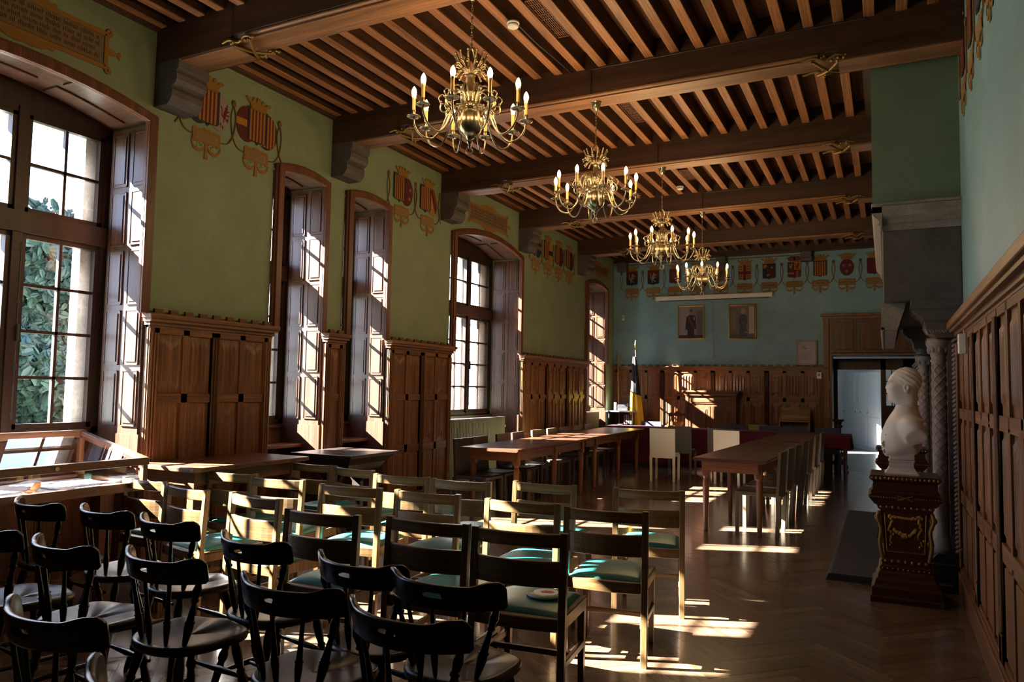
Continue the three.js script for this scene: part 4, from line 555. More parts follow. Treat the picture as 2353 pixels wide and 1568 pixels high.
// ---------- marble bust: head and shoulders meshed from one distance field ----------
{
  const t = thing('bust', 'white marble bust of a moustached man in uniform, in profile facing the windows', 'bust', [PX + 0.008, 0.912, PZ], 0);
  const smin = (a, b, k) => { const h = Math.max(k - Math.abs(a - b), 0) / k; return Math.min(a, b) - h * h * k * 0.25; }, smax = (a, b, k) => -smin(-a, -b, k);
  const ell = (x, y, z, c, r) => { const a = (x - c[0]) / r[0], b = (y - c[1]) / r[1], d = (z - c[2]) / r[2], l = Math.hypot(a, b, d); return (l - 1) * Math.min(...r) * (l > 1e-6 ? Math.min(3, l / Math.hypot(a / r[0], b / r[1], d / r[2]) / Math.min(...r)) : 1); };
  const cap = (x, y, z, a, b, r0, r1) => { const d = [b[0] - a[0], b[1] - a[1], b[2] - a[2]], q = [x - a[0], y - a[1], z - a[2]], h = Math.max(0, Math.min(1, (q[0] * d[0] + q[1] * d[1] + q[2] * d[2]) / (d[0] ** 2 + d[1] ** 2 + d[2] ** 2))); return Math.hypot(q[0] - d[0] * h, q[1] - d[1] * h, q[2] - d[2] * h) - (r0 + (r1 - r0) * h); };
  const head = (x, y, z) => { const s = Math.abs(z); // y measured from the pedestal top
    let d = ell(x, y, z, [0.008, 0.692, 0], [0.102, 0.108, 0.078]);
    d = smin(d, ell(x, y, z, [-0.04, 0.595, 0], [0.062, 0.075, 0.058]), 0.05); d = smin(d, ell(x, y, z, [-0.06, 0.65, 0], [0.045, 0.075, 0.058]), 0.04);
    d = smin(d, ell(x, y, s, [-0.082, 0.702, 0.026], [0.02, 0.012, 0.03]), 0.018);
    d = smin(d, cap(x, y, z, [-0.094, 0.69, 0], [-0.113, 0.647, 0], 0.008, 0.012), 0.014); d = smin(d, ell(x, y, s, [-0.102, 0.642, 0.011], [0.012, 0.009, 0.009]), 0.008);
    d = smax(d, -ell(x, y, s, [-0.104, 0.677, 0.03], [0.018, 0.012, 0.017]), 0.012); d = smin(d, ell(x, y, s, [-0.084, 0.676, 0.03], [0.014, 0.011, 0.014]), 0.005);
    d = smin(d, ell(x, y, s, [-0.07, 0.64, 0.042], [0.025, 0.025, 0.02]), 0.03);
    d = smin(d, cap(x, y, s, [-0.107, 0.618, 0.004], [-0.09, 0.606, 0.042], 0.0105, 0.006), 0.008); d = smin(d, ell(x, y, z, [-0.098, 0.597, 0], [0.012, 0.008, 0.02]), 0.008); d = smin(d, ell(x, y, z, [-0.084, 0.556, 0], [0.022, 0.022, 0.026]), 0.02);
    const earD = smax(ell(x, y, s, [0.018, 0.645, 0.078], [0.021, 0.036, 0.013]), -ell(x, y, s, [0.014, 0.65, 0.09], [0.01, 0.02, 0.008]), 0.006); d = smin(d, earD, 0.008);
    const hair = ell(x, y, z, [0.022, 0.7, 0], [0.1, 0.104, 0.084]) + 0.0022 * Math.sin((x * 0.7 + y) * 160 + Math.sin(z * 60) * 1.5); const hl = -0.045 + (y < 0.7 ? (0.7 - y) * 0.9 : -(y - 0.7) * 0.35); d = smin(d, smax(hair, (hl - x) * 0.8, 0.02), 0.006);
    d = smin(d, cap(x, y, z, [0.03, 0.6, 0], [0.018, 0.4, 0], 0.058, 0.07), 0.035); return d; };
  const trunk = (x, y, z) => { const s = Math.abs(z); let d = cap(x, y, z, [0.03, 0.58, 0], [0.018, 0.42, 0], 0.058, 0.072);
    d = smin(d, smax(cap(x, y, z, [0.018, 0.52, 0], [0.012, 0.44, 0], 0.073, 0.08), Math.abs(y - 0.475 + x * 0.2) - 0.035, 0.008), 0.012);   // stand-up collar
    d = smin(d, ell(x, y, z, [-0.01, 0.29, 0], [0.135, 0.19, 0.17]), 0.05); d = smin(d, cap(x, y, s, [0.035, 0.385, 0.02], [0.045, 0.36, 0.17], 0.072, 0.062), 0.06);
    d = smin(d, cap(x, y, s, [0.05, 0.36, 0.165], [0.075, 0.29, 0.2], 0.066, 0.07), 0.05); d = smin(d, ell(x, y, z, [-0.075, 0.22, 0], [0.085, 0.13, 0.12]), 0.05); d = smin(d, ell(x, y, s, [0.06, 0.405, 0.15], [0.075, 0.016, 0.06]), 0.012);   // epaulettes
    d += 0.0025 * Math.sin(x * 60 + y * 25 + s * 20) * Math.max(0, Math.min(1, (0.4 - y) * 8));
    d = smax(d, -cap(x, y, s, [0.19, 0.2, 0.12], [0.16, 0.05, 0.02], 0.1, 0.1), 0.02); d = smax(d, -(y - 0.125 - Math.max(0, x + 0.06) * 0.16 - s * s * 3), 0.012); return d; };
  const meshField = (f, c, half, res) => { const mc = new MarchingCubes(res, M.marble, false, false, 200000); mc.isolation = 0; const hs = res / 2; for (let k = 0; k < res; k++) for (let j = 0; j < res; j++) for (let i = 0; i < res; i++) mc.field[i + j * res + k * res * res] = -f(c[0] + (i - hs) / hs * half, c[1] + (j - hs) / hs * half, c[2] + (k - hs) / hs * half);
    mc.update(); const n = mc.count, p = new Float32Array(n * 3); for (let i = 0; i < n * 3; i++) p[i] = mc.positionArray[i] * half + c[i % 3];
    let g = new THREE.BufferGeometry(); g.setAttribute('position', new THREE.BufferAttribute(p, 3)); g = BGU.mergeVertices(g, 1e-5); let vol = 0; const q = g.attributes.position, ix = g.index, A = V(), B = V(), C = V(); for (let i = 0; i < ix.count; i += 3) { A.fromBufferAttribute(q, ix.getX(i)); B.fromBufferAttribute(q, ix.getX(i + 1)); C.fromBufferAttribute(q, ix.getX(i + 2)); vol += A.dot(B.cross(C)); } if (vol < 0) { const a = ix.array; for (let i = 0; i < a.length; i += 3) { const s = a[i]; a[i] = a[i + 1]; a[i + 1] = s; } } g.computeVertexNormals(); return g; };
  const hd = meshField((x, y, z) => smax(head(x, y, z), 0.5 - y, 0.004), [0, 0.655, 0], 0.165, 104), bd = meshField(trunk, [0, 0.33, 0], 0.3, 84);
  part('body', [hd, bd], M.marble, t, 'y');
  part('socle', [loft([[0.113, 0], [0.113, 0.012], [0.1, 0.02], [0.083, 0.05], [0.08, 0.085], [0.088, 0.1], [0.088, 0.105]]).translate(-0.025, 0, 0), rb(0.17, 0.06, 0.14, 0.008, -0.022, 0.135, 0)], M.marble, t, 'y');
  const md = (x, y, z, r) => { const g = [lathe([[0, 0], [r, 0], [r, 0.004], [r * 0.6, 0.008], [0, 0.009]], 12)]; for (let i = 0; i < 5; i++) g.push(new THREE.SphereGeometry(r * 0.35, 6, 5).translate(Math.cos(i * 1.257) * r, 0.003, Math.sin(i * 1.257) * r)); return g.map((q) => q.rotateZ(Math.PI / 2).rotateY(-0.75).translate(x, y, z)); };
  for (const [x, y, z, r] of [[-0.1, 0.34, 0.085, 0.018], [-0.115, 0.29, 0.09, 0.016], [-0.135, 0.225, 0.085, 0.024], [-0.135, 0.17, 0.08, 0.016]]) part('medal', md(x, y, z, r), M.marble, t, 'y');
}
// ---------- far wall: portal, portraits, furniture ----------
{
  const g = struct('door_1', [0, 0, 0]);
  part('portal_frame', [b6(-1.075, -0.98, 0, 3.02, ZF, ZF + 0.06), rb6(-1.12, XR, 3.0, 3.05, ZF, ZF + 0.12, 0.01), b6(-1.09, XR, 2.95, 3.0, ZF, ZF + 0.08), b6(-0.98, -0.93, 0, 2.3, ZF - 0.5, ZF + 0.02), b6(-0.98, 0.5, 2.25, 2.3, ZF - 0.5, ZF)], M.oak, g, 'y');
  for (let i = 0; i < 3; i++) part('panel', [b6(-0.97 + i * 0.5, -0.49 + i * 0.5, 2.3, 2.95, ZF, ZF + 0.03), rb6(-0.92 + i * 0.5, -0.54 + i * 0.5, 2.36, 2.89, ZF + 0.02, ZF + 0.045, 0.006)], M.oakDark, g, 'y');
  for (const y of [1.05, 1.62]) part('hinge', bar([-0.965, y, ZF + 0.07], [-0.965, y + 0.12, ZF + 0.07], 0.01), M.brassDull, g);
  const z = -16.35; // glazed partition behind the portal
  part('partition_frame', [b6(-1.03, -0.87, 0, 2.22, z - 0.05, z + 0.03), b6(-0.09, 0.0, 0, 2.22, z - 0.05, z + 0.03), b6(-1.03, 0.55, 2.0, 2.22, z - 0.05, z + 0.03), b6(0.3, 0.36, 0, 2.22, z - 0.05, z + 0.03), b6(0, 0.3, 1.22, 1.3, z - 0.04, z + 0.02), b6(0, 0.3, 0, 0.12, z - 0.04, z + 0.02), b6(0, 0.3, 0.12, 1.22, z - 0.02, z - 0.005), b6(0.36, 0.55, 0, 2.22, z - 0.05, z + 0.03)], M.mahog, g, 'y');
  part('panel', rb6(0.04, 0.26, 0.2, 1.14, z - 0.01, z + 0.012, 0.006), M.mahog, g, 'y');
  for (const x of [0.1, 0.2]) part('glazing_bar', b6(x - 0.01, x + 0.01, 1.3, 2.0, z - 0.02, z + 0.01), M.mahog, g); for (const y of [1.53, 1.77]) part('glazing_bar', b6(0, 0.3, y - 0.01, y + 0.01, z - 0.02, z + 0.01), M.mahog, g);
  for (let i = 0; i < 3; i++) for (let j = 0; j < 3; j++) part('pane', new THREE.PlaneGeometry(0.085, 0.22).translate(0.05 + i * 0.1, 1.415 + j * 0.235, z - 0.005), M.glass, g);
}
{ // white anteroom beyond
  const g = struct('wall_beyond'), x0 = -2.6, x1 = 0.95, z0 = -16.1, z1 = -24.5;
  part('floor_boards', b6(x0, x1, -0.2, 0.0, z1, z0 - 0.0), mat([0.2, 0.19, 0.18], 0.25, { map: woodB }), g, 'x');
  part('plaster', [b6(x0, x1, 3.0, 3.2, z1, z0), b6(x1, x1 + 0.2, 0, 3, z1, z0), b6(x0, x1, 0, 3, z1 - 0.2, z1), b6(x0 - 0.2, x0, 0, 0.7, z1, z0), b6(x0 - 0.2, x0, 2.7, 3, z1, z0), b6(x0 - 0.2, x0, 0.7, 2.7, -20.2, z0), b6(x0 - 0.2, x0, 0.7, 2.7, z1, -21.0)], M.white, g, 'y');
  part('plaster', b6(x0, -1.03, 0, 3, z0 - 0.2, z0), M.white, g, 'y');
  // white panelled closet wall, set at an angle
  const c = thing('panelled_closet', 'white panelled closet doors seen through the far doorway', 'closet', [-0.6, 0, -22.95], -1.18), W = 2.6;
  part('carcass', b6(-W / 2, W / 2, 0, 2.16, -0.3, 0), M.white, c, 'y');
  for (const [a, b] of [[-1.28, -0.45], [-0.43, -0.07], [-0.05, 0.42], [0.44, 1.28]]) { const d = meshOf('door', join(rb6(a, b, 0.1, 2.12, 0, 0.025, 0.004), 'y'), M.white); c.add(d); for (const [p, q] of [[0.2, 0.9], [1.05, 2.0]]) part('panel', rb6(a + 0.07, b - 0.07, p, q, 0.02, 0.036, 0.006), M.white, d, 'y'); part('knob', new THREE.SphereGeometry(0.018, 12, 8).translate(a + 0.03, 1.02, 0.045), M.brass, d); }
}
function portrait(label, x0, x1, y0, y1, draw) { // gilt frame with a flat print
  const w = x1 - x0, h = y1 - y0, t = thing('portrait', label, 'picture', [(x0 + x1) / 2, (y0 + y1) / 2, ZF + 0.002], 0), f = 0.035;
  const pr = [[0, 0], [0.006, 0.018], [0.018, 0.026], [0.026, 0.02], [0.035, 0.01], [0.035, 0]];
  for (const [L, a, X, Y] of [[w, 0, 0, -h / 2], [h, Math.PI / 2, w / 2, 0], [w, Math.PI, 0, h / 2], [h, -Math.PI / 2, -w / 2, 0]]) { // mitred sides
    const pos = []; const P = (k, s) => [s * (L / 2 - pr[k][0]), pr[k][0], pr[k][1]]; for (let k = 0; k < pr.length - 1; k++) { const q = [P(k, -1), P(k, 1), P(k + 1, 1), P(k + 1, -1)]; pos.push(...q[0], ...q[1], ...q[2], ...q[0], ...q[2], ...q[3]); }
    const g = new THREE.BufferGeometry(); g.setAttribute('position', new THREE.Float32BufferAttribute(pos, 3)); g.computeVertexNormals(); part('frame_side', g.rotateZ(a).translate(X, Y, 0.004), M.gold, t, 'x'); }
  partUv('canvas', new THREE.PlaneGeometry(w - 2 * f, h - 2 * f).translate(0, 0, 0.012), mat([1, 1, 1], 0.45, { map: canvasTex(256, 340, draw) }), t); part('backing', b6(-w / 2 + 0.004, w / 2 - 0.004, -h / 2 + 0.004, h / 2 - 0.004, 0, 0.008), M.oakDark, t, 'y');
}
const oval = (x, a, b, r, s, c) => { x.fillStyle = c; x.beginPath(); x.ellipse(a, b, r, s, 0, 0, 7); x.fill(); }, poly = (x, c, p) => { x.fillStyle = c; x.beginPath(); p.forEach(([a, b], i) => (i ? x.lineTo(a, b) : x.moveTo(a, b))); x.closePath(); x.fill(); };
portrait('gilt-framed portrait of a man in dark uniform with a crimson sash', -3.93, -3.36, 2.6, 3.325, (x, w, h) => { x.fillStyle = '#6f6a72'; x.fillRect(0, 0, w, h); x.fillStyle = '#8a858c'; x.fillRect(0, 0, 110, h); x.fillStyle = '#57525a'; x.fillRect(190, 40, 60, h); x.fillStyle = '#2b2730'; x.fillRect(0, 310, w, 30);
  poly(x, '#120f16', [[78, 112], [102, 92], [152, 92], [176, 112], [184, 250], [160, 252], [160, 340], [88, 340], [90, 250], [66, 252]]); poly(x, '#5d1730', [[84, 106], [104, 98], [166, 240], [160, 262]]); oval(x, 128, 62, 19, 27, '#8d6f60'); oval(x, 128, 44, 19, 14, '#4a3a30'); x.fillStyle = '#cfc6a6'; x.fillRect(150, 118, 16, 5); oval(x, 160, 138, 6, 8, '#bfae7a'); x.fillStyle = '#3a2f28'; x.fillRect(116, 60, 7, 3); x.fillRect(133, 60, 7, 3); x.fillRect(120, 76, 16, 2); oval(x, 72, 256, 9, 11, '#8d6f60'); oval(x, 176, 256, 9, 11, '#8d6f60'); });
portrait('gilt-framed portrait of a fair-haired woman in a long dark blue dress', -2.88, -2.32, 2.59, 3.31, (x, w, h) => { x.fillStyle = '#5e5350'; x.fillRect(0, 0, w, h); x.fillStyle = '#a39a94'; x.fillRect(196, 10, 50, 320); x.fillStyle = '#4a4140'; x.fillRect(0, 300, w, 40); x.fillStyle = '#6e625d'; x.fillRect(0, 60, 60, 200);
  poly(x, '#1d1f45', [[98, 106], [124, 94], [150, 94], [172, 108], [178, 200], [164, 206], [176, 330], [88, 330], [104, 200], [88, 196]]); oval(x, 136, 64, 17, 24, '#a0806c'); oval(x, 136, 48, 21, 18, '#93794e'); oval(x, 118, 66, 6, 18, '#93794e'); oval(x, 154, 66, 6, 18, '#93794e'); x.fillStyle = '#8f8fa8'; x.fillRect(128, 178, 20, 5); oval(x, 160, 285, 14, 9, '#8a6350'); x.fillStyle = '#433128'; x.fillRect(126, 64, 6, 3); x.fillRect(140, 64, 6, 3); x.fillRect(130, 78, 12, 2); });
{ // framed certificate leaning on the dado
  const t = thing('framed_certificate', 'grey-framed certificate standing on the dado ledge beside the dark portal', 'picture', [-1.385, 2.06, ZF + 0.055]); const w = 0.385, h = 0.49;
  for (const b of [b6(-w / 2, -w / 2 + 0.03, 0, h, 0, 0.025), b6(w / 2 - 0.03, w / 2, 0, h, 0, 0.025), b6(-w / 2, w / 2, 0, 0.03, 0, 0.025), b6(-w / 2, w / 2, h - 0.03, h, 0, 0.025)]) part('frame_side', b.rotateX(-0.06), mat([0.2, 0.17, 0.16], 0.4), t, 'y');
  partUv('print', new THREE.PlaneGeometry(w - 0.06, h - 0.06).translate(0, h / 2, 0.012).rotateX(-0.06), mat([1, 1, 1], 0.6, { map: canvasTex(200, 256, (x, W, H) => { x.fillStyle = '#a9a0a2'; x.fillRect(0, 0, W, H); x.fillStyle = '#8d95b4'; x.fillRect(14, 14, 26, 26); x.fillStyle = '#8f7a4a'; oval(x, 70, 60, 14, 10, '#8f7a4a'); oval(x, 92, 80, 12, 9, '#7a6a58'); oval(x, 56, 74, 10, 8, '#9a8a5c'); x.fillStyle = '#6e666c'; for (let i = 0; i < 6; i++) x.fillRect(30, 130 + i * 16, 140 - (i % 3) * 22, 3); x.fillStyle = '#b08a3a'; x.fillRect(90, 228, 36, 6); }) }), t);
}
{ const t = thing('projection_screen', 'long white projection screen housing above the two portraits', 'screen', [-3.195, 3.475, ZF + 0.06]); part('housing', rb6(-1.175, 1.175, -0.045, 0.045, -0.045, 0.045, 0.012, 2), M.plastic, t, 'x'); for (const s of [-1, 1]) part('end_cap', rb6(s * 1.18 - 0.012, s * 1.18 + 0.012, -0.05, 0.05, -0.05, 0.05, 0.01), M.plastic, t); part('slat', b6(-1.12, 1.12, -0.06, -0.044, -0.008, 0.008), M.iron, t, 'x'); part('pull_cord', bar([0.01, -0.05, 0.0], [0.01, -1.2, -0.03], 0.004), M.grey, t); part('grip', bar([0.01, -1.2, -0.03], [0.01, -1.25, -0.03], 0.01), M.grey, t); }
for (const [x, y, w, h, z, nm, lab] of [[-5.13, 3.09, 0.05, 0.11, ZF, 'motion_sensor', 'small white motion sensor high on the far wall near the corner'], [-1.155, 1.86, 0.085, 0.13, ZF + 0.052, 'wall_panel', 'small white control panel on the far wainscot beside the portal']]) { const t = thing(nm, lab, 'wall device', [x, y, z]); part('housing', rb6(-w / 2, w / 2, -h / 2, h / 2, 0, 0.035, 0.006, 2), M.plastic, t); part('window', rb6(-w * 0.3, w * 0.3, -h * 0.1, h * 0.3, 0.03, 0.038, 0.003), M.grey, t); }
{ const t = thing('thermostat', 'white plastic box on the right wainscot beyond the fluted post', 'wall device', [XR - 0.05, 1.865, -6.0], -Math.PI / 2); part('housing', rb6(-0.035, 0.035, -0.07, 0.07, 0, 0.05, 0.008, 2), M.plastic, t); part('hook', tube([[0, 0.07, 0.01], [0, 0.1, 0.014], [0.0, 0.11, 0.004]], 0.005, 8), M.plastic, t); part('label', rb6(-0.022, 0.022, 0.02, 0.045, 0.048, 0.052, 0.002), M.grey, t); }
{ // flag on its pole
  const t = thing('flag', 'furled black and yellow flag on a gilt-tipped pole in the far left corner', 'flag', [-4.7, 0, ZF + 0.42]);
  part('pole', bar([0.08, 0, 0], [-0.03, 2.4, -0.03], 0.013), M.pine, t); part('finial', [lathe([[0, 0], [0.014, 0.01], [0.01, 0.03], [0.02, 0.05], [0.024, 0.08], [0.01, 0.14], [0, 0.17]], 12).translate(-0.031, 2.4, -0.03)], M.gold, t); part('base', lathe([[0, 0], [0.15, 0], [0.15, 0.02], [0.05, 0.05], [0.03, 0.08], [0, 0.08]], 20).translate(0.08, 0, 0), M.iron, t);
  const fold = (s, y, a) => { const k = 1 - (y - 0.45) / 1.8, r = 0.03 + 0.14 * Math.pow(Math.max(0, k), 0.8); return r * (1 + 0.18 * Math.sin(a * 7 + s)) ; }, cx = (y) => 0.06 - 0.045 * y;
  const sheet = (a0, a1, yt, yb) => grid(40, 24, (u, v) => { const a = a0 + (a1 - a0) * u, y0 = yt(u), y1 = yb(u), y = y0 + (y1 - y0) * v, r = fold(0, y, a); return [cx(y) + Math.cos(a) * r * 0.9, y, Math.sin(a) * r * 0.55 + 0.01]; });
  const diag = (u) => 1.55 - 0.5 * u; // border between the colours
  part('black_band', [sheet(-Math.PI, Math.PI * 0.999, () => 2.22, () => 1.3), sheet(Math.PI * 0.75, Math.PI * 1.6, () => 1.3, () => 0.42)], mat([0.012, 0.012, 0.016], 0.75, { side: THREE.DoubleSide }), t, 'y');
  part('yellow_band', sheet(Math.PI * 0.92, -Math.PI * 0.2, (u) => 1.52 - 0.22 * (u < 0.5 ? u : 1 - u) - (u > 0.6 ? (u - 0.6) * 0.5 : 0), () => 0.42).scale(1.06, 1, 1.14), mat([0.72, 0.5, 0.015], 0.7, { side: THREE.DoubleSide }), t, 'y');
  part('red_band', sheet(-Math.PI * 0.2, -Math.PI * 0.75, () => 1.35, () => 0.42), mat([0.35, 0.01, 0.015], 0.75, { side: THREE.DoubleSide }), t, 'y');
}
{ const t = thing('wooden_pole', 'thin pale wooden pole leaning in the far left corner', 'pole', [0, 0, 0]); part('rod', bar([-5.0, 0.0, ZF + 0.55], [-5.23, 2.36, ZF + 0.09], 0.014), M.pine, t); part('tip', new THREE.SphereGeometry(0.018, 10, 8).translate(-5.23, 2.37, ZF + 0.09), M.brassDull, t); }
{ // small dark table with printer
  const t = thing('corner_stand', 'small dark stand with pale top holding a printer in the far left corner', 'table', [-4.98, 0, ZF + 0.4]); part('tabletop', rb6(-0.33, 0.33, 1.045, 1.075, -0.2, 0.2, 0.012), M.grey, t, 'x'); part('cabinet', [b6(-0.28, 0.28, 0.7, 1.045, -0.17, -0.15), b6(-0.28, -0.26, 0, 1.045, -0.17, 0.17), b6(0.26, 0.28, 0, 1.045, -0.17, 0.17), b6(-0.28, 0.28, 0.78, 0.8, -0.17, 0.17)], M.iron, t); part('door', rb6(-0.26, 0.26, 0.06, 0.76, 0.14, 0.17, 0.004), M.iron, t); for (const x of [-0.27, 0.27]) part('leg', b6(x - 0.02, x + 0.02, 0, 0.08, -0.16, 0.16), M.iron, t);
  const p = thing('printer', 'small black printer on the pale-topped corner stand', 'printer', [-4.98, 1.075, ZF + 0.4], 0.1); part('body', rb6(-0.11, 0.11, 0, 0.13, -0.1, 0.1, 0.012, 2), M.iron, p); part('paper_tray', box(0.16, 0.1, 0.01).rotateX(-0.5).translate(0, 0.15, -0.08), M.iron, p); part('output_slot', b6(-0.08, 0.08, 0.03, 0.045, 0.095, 0.103), M.grey, p);
  const q = thing('white_box', 'upright white card box beside the printer on the corner stand', 'box', [-5.16, 1.075, ZF + 0.42], 0.5); part('body', rb6(-0.02, 0.02, 0, 0.17, -0.06, 0.06, 0.004), M.plastic, q); part('flap', b6(-0.022, 0.022, 0.14, 0.172, -0.062, 0.062), M.plastic, q);
  const cols = ['dark red', 'grey', 'brown', 'dark blue']; cols.forEach((c, i) => { const b = thing('book', `${c} book standing in the open shelf of the corner stand`, 'book', [-4.93 + i * 0.045, 0.8, ZF + 0.42], 0, 'books in the corner stand'); const mm = mat([[0.15, 0.02, 0.02], [0.2, 0.2, 0.2], [0.12, 0.07, 0.03], [0.03, 0.04, 0.12]][i], 0.6); part('cover', [b6(-0.018, -0.015, 0, 0.2, -0.07, 0.07), b6(0.015, 0.018, 0, 0.2, -0.07, 0.07), b6(-0.018, 0.018, 0, 0.2, 0.067, 0.07)], mm, b); part('pages', b6(-0.015, 0.015, 0.004, 0.196, -0.066, 0.066), M.paper, b); });
}
{ // buffet cabinet
  const t = thing('buffet', 'tall oak buffet with drawer and two panelled doors at the far wall', 'cabinet', [-3.15, 0, ZF + 0.26]), m = M.desk;
  part('carcass', b6(-0.5, 0.5, 0.08, 1.43, -0.2, 0.19), m, t, 'y'); part('cornice', [rb6(-0.56, 0.56, 1.49, 1.53, -0.2, 0.27, 0.01), ext([[-0.5, 0], [-0.54, 0.06], [0.54, 0.06], [0.5, 0]], 0.44).translate(0, 1.43, -0.2)], m, t, 'x'); part('plinth', rb6(-0.53, 0.53, 0, 0.1, -0.2, 0.22, 0.008), m, t, 'x');
  const d = part('drawer', [b6(-0.44, 0.44, 1.27, 1.4, 0.19, 0.205), rb6(-0.4, 0.4, 1.295, 1.375, 0.2, 0.215, 0.006)], m, t, 'x'); part('keyhole_plate', lathe([[0, 0], [0.03, 0], [0.03, 0.004], [0, 0.006]], 14).rotateX(Math.PI / 2).scale(1.4, 0.6, 1).translate(0, 1.335, 0.215), M.brassDull, d);
  for (const s of [-1, 1]) { const a = s < 0 ? -0.45 : 0.01, b = s < 0 ? -0.01 : 0.45; const dr = part('door', [b6(a, b, 0.14, 1.22, 0.19, 0.21)], m, t, 'y'); part('panel', [rb6(a + 0.08, b - 0.08, 0.22, 1.14, 0.2, 0.222, 0.01), b6(a + 0.06, b - 0.06, 1.14, 1.155, 0.21, 0.216), b6(a + 0.06, b - 0.06, 0.205, 0.22, 0.21, 0.216), b6(a + 0.06, a + 0.075, 0.205, 1.155, 0.21, 0.216), b6(b - 0.075, b - 0.06, 0.205, 1.155, 0.21, 0.216)], m, dr, 'y'); part('pull', bar([s * 0.045, 0.72, 0.225], [s * 0.045, 0.8, 0.225], 0.007), M.steel, dr); }
  for (const s of [-1, 1]) part('corner_pilaster', [b6(s * 0.47 - 0.03, s * 0.47 + 0.03, 0.12, 1.43, 0.18, 0.215)], m, t, 'y');
}
{ // light wooden book rack
  const t = thing('book_rack', 'light wooden display rack with sloped shelf at the far wainscot', 'rack', [-1.575, 0, ZF + 0.3]), m = M.pine; for (const s of [-1, 1]) part('side', ext([[0.16, 0], [0.16, 0.95], [-0.06, 1.24], [-0.14, 1.24], [-0.14, 0]], 0.02).rotateY(-Math.PI / 2).translate(s * 0.265 + 0.01, 0, 0), m, t, 'y'); part('sloped_shelf', box(0.51, 0.3, 0.015).rotateX(-0.65).translate(0, 1.11, 0.02), m, t, 'x'); part('shelf', b6(-0.255, 0.255, 0.96, 0.985, -0.14, 0.17), m, t, 'x'); part('shelf', b6(-0.255, 0.255, 0.78, 0.8, -0.14, 0.16), m, t, 'x'); part('lower_panel', b6(-0.255, 0.255, 0.06, 0.78, -0.02, 0.0), m, t, 'x'); part('lock', rb6(0.14, 0.2, 0.74, 0.76, 0, 0.02, 0.004), M.iron, t); part('back', b6(-0.255, 0.255, 0.06, 1.2, -0.14, -0.125), m, t, 'y'); }
{ // carved chair with crested back
  const t = thing('carved_chair', 'dark carved armless chair with crested back left of the buffet', 'chair', [-3.84, 0, ZF + 0.3], Math.PI), m = M.mahog; part('crest', [ext([[-0.2, 0], [-0.21, 0.05], [-0.15, 0.075], [-0.09, 0.06], [-0.04, 0.1], [0, 0.115], [0.04, 0.1], [0.09, 0.06], [0.15, 0.075], [0.21, 0.05], [0.2, 0], [0.1, 0.02], [0, 0.005], [-0.1, 0.02]].reverse(), 0.025, null, 0.004).translate(0, 0.99, 0)], m, t, 'x'); for (const s of [-1, 1]) { part('back_leg', bar([s * 0.19, 0, 0.06], [s * 0.185, 1.02, 0.01], 0.018), m, t); part('front_leg', bar([s * 0.19, 0, -0.4], [s * 0.19, 0.44, -0.4], 0.02), m, t); } part('splat', ext([[-0.12, 0], [-0.06, 0.15], [-0.1, 0.28], [0.1, 0.28], [0.06, 0.15], [0.12, 0]], 0.02).translate(0, 0.6, 0.01), M.oak, t, 'y'); part('back_rail', rb6(-0.18, 0.18, 0.55, 0.62, 0.005, 0.035, 0.006), m, t, 'x'); part('seat', rb6(-0.22, 0.22, 0.42, 0.47, -0.43, 0.04, 0.015), M.leatherDark, t, 'x'); }
{ // black carved stand in the portal
  const t = thing('carved_stand', 'black carved wooden stand with flared top before the far doorway', 'stand', [-0.83, 0, -15.72], 0.3), m = M.iron; part('top', lathe([[0, 1.02], [0.1, 1.02], [0.105, 1.0], [0.06, 0.96], [0.05, 0.92]], 18), m, t); part('shaft', lathe([[0.05, 0.92], [0.08, 0.89], [0.05, 0.85], [0.045, 0.75], [0.075, 0.66], [0.06, 0.58], [0.04, 0.5], [0.06, 0.42], [0.09, 0.34], [0.05, 0.28]], 18), m, t); part('foot', [lathe([[0.05, 0.28], [0.12, 0.2], [0.13, 0.16]], 18), ...[0, 1, 2].map((i) => tube([[0.1 * Math.cos(i * 2.1), 0.2, 0.1 * Math.sin(i * 2.1)], [0.15 * Math.cos(i * 2.1), 0.12, 0.15 * Math.sin(i * 2.1)], [0.14 * Math.cos(i * 2.1), 0.03, 0.14 * Math.sin(i * 2.1)], [0.17 * Math.cos(i * 2.1), 0.0, 0.17 * Math.sin(i * 2.1)]], 0.022, 10, 6))], m, t); }
tag(meshOf('glove', join([new THREE.SphereGeometry(0.05, 10, 8).scale(1.5, 0.4, 0.8).translate(-2.83, 0.815, -14.36), new THREE.SphereGeometry(0.04, 10, 8).scale(1.2, 0.5, 0.8).translate(-2.75, 0.815, -14.38)]), M.iron), 'small black crumpled cloth lying on the red tablecloth', 'cloth');
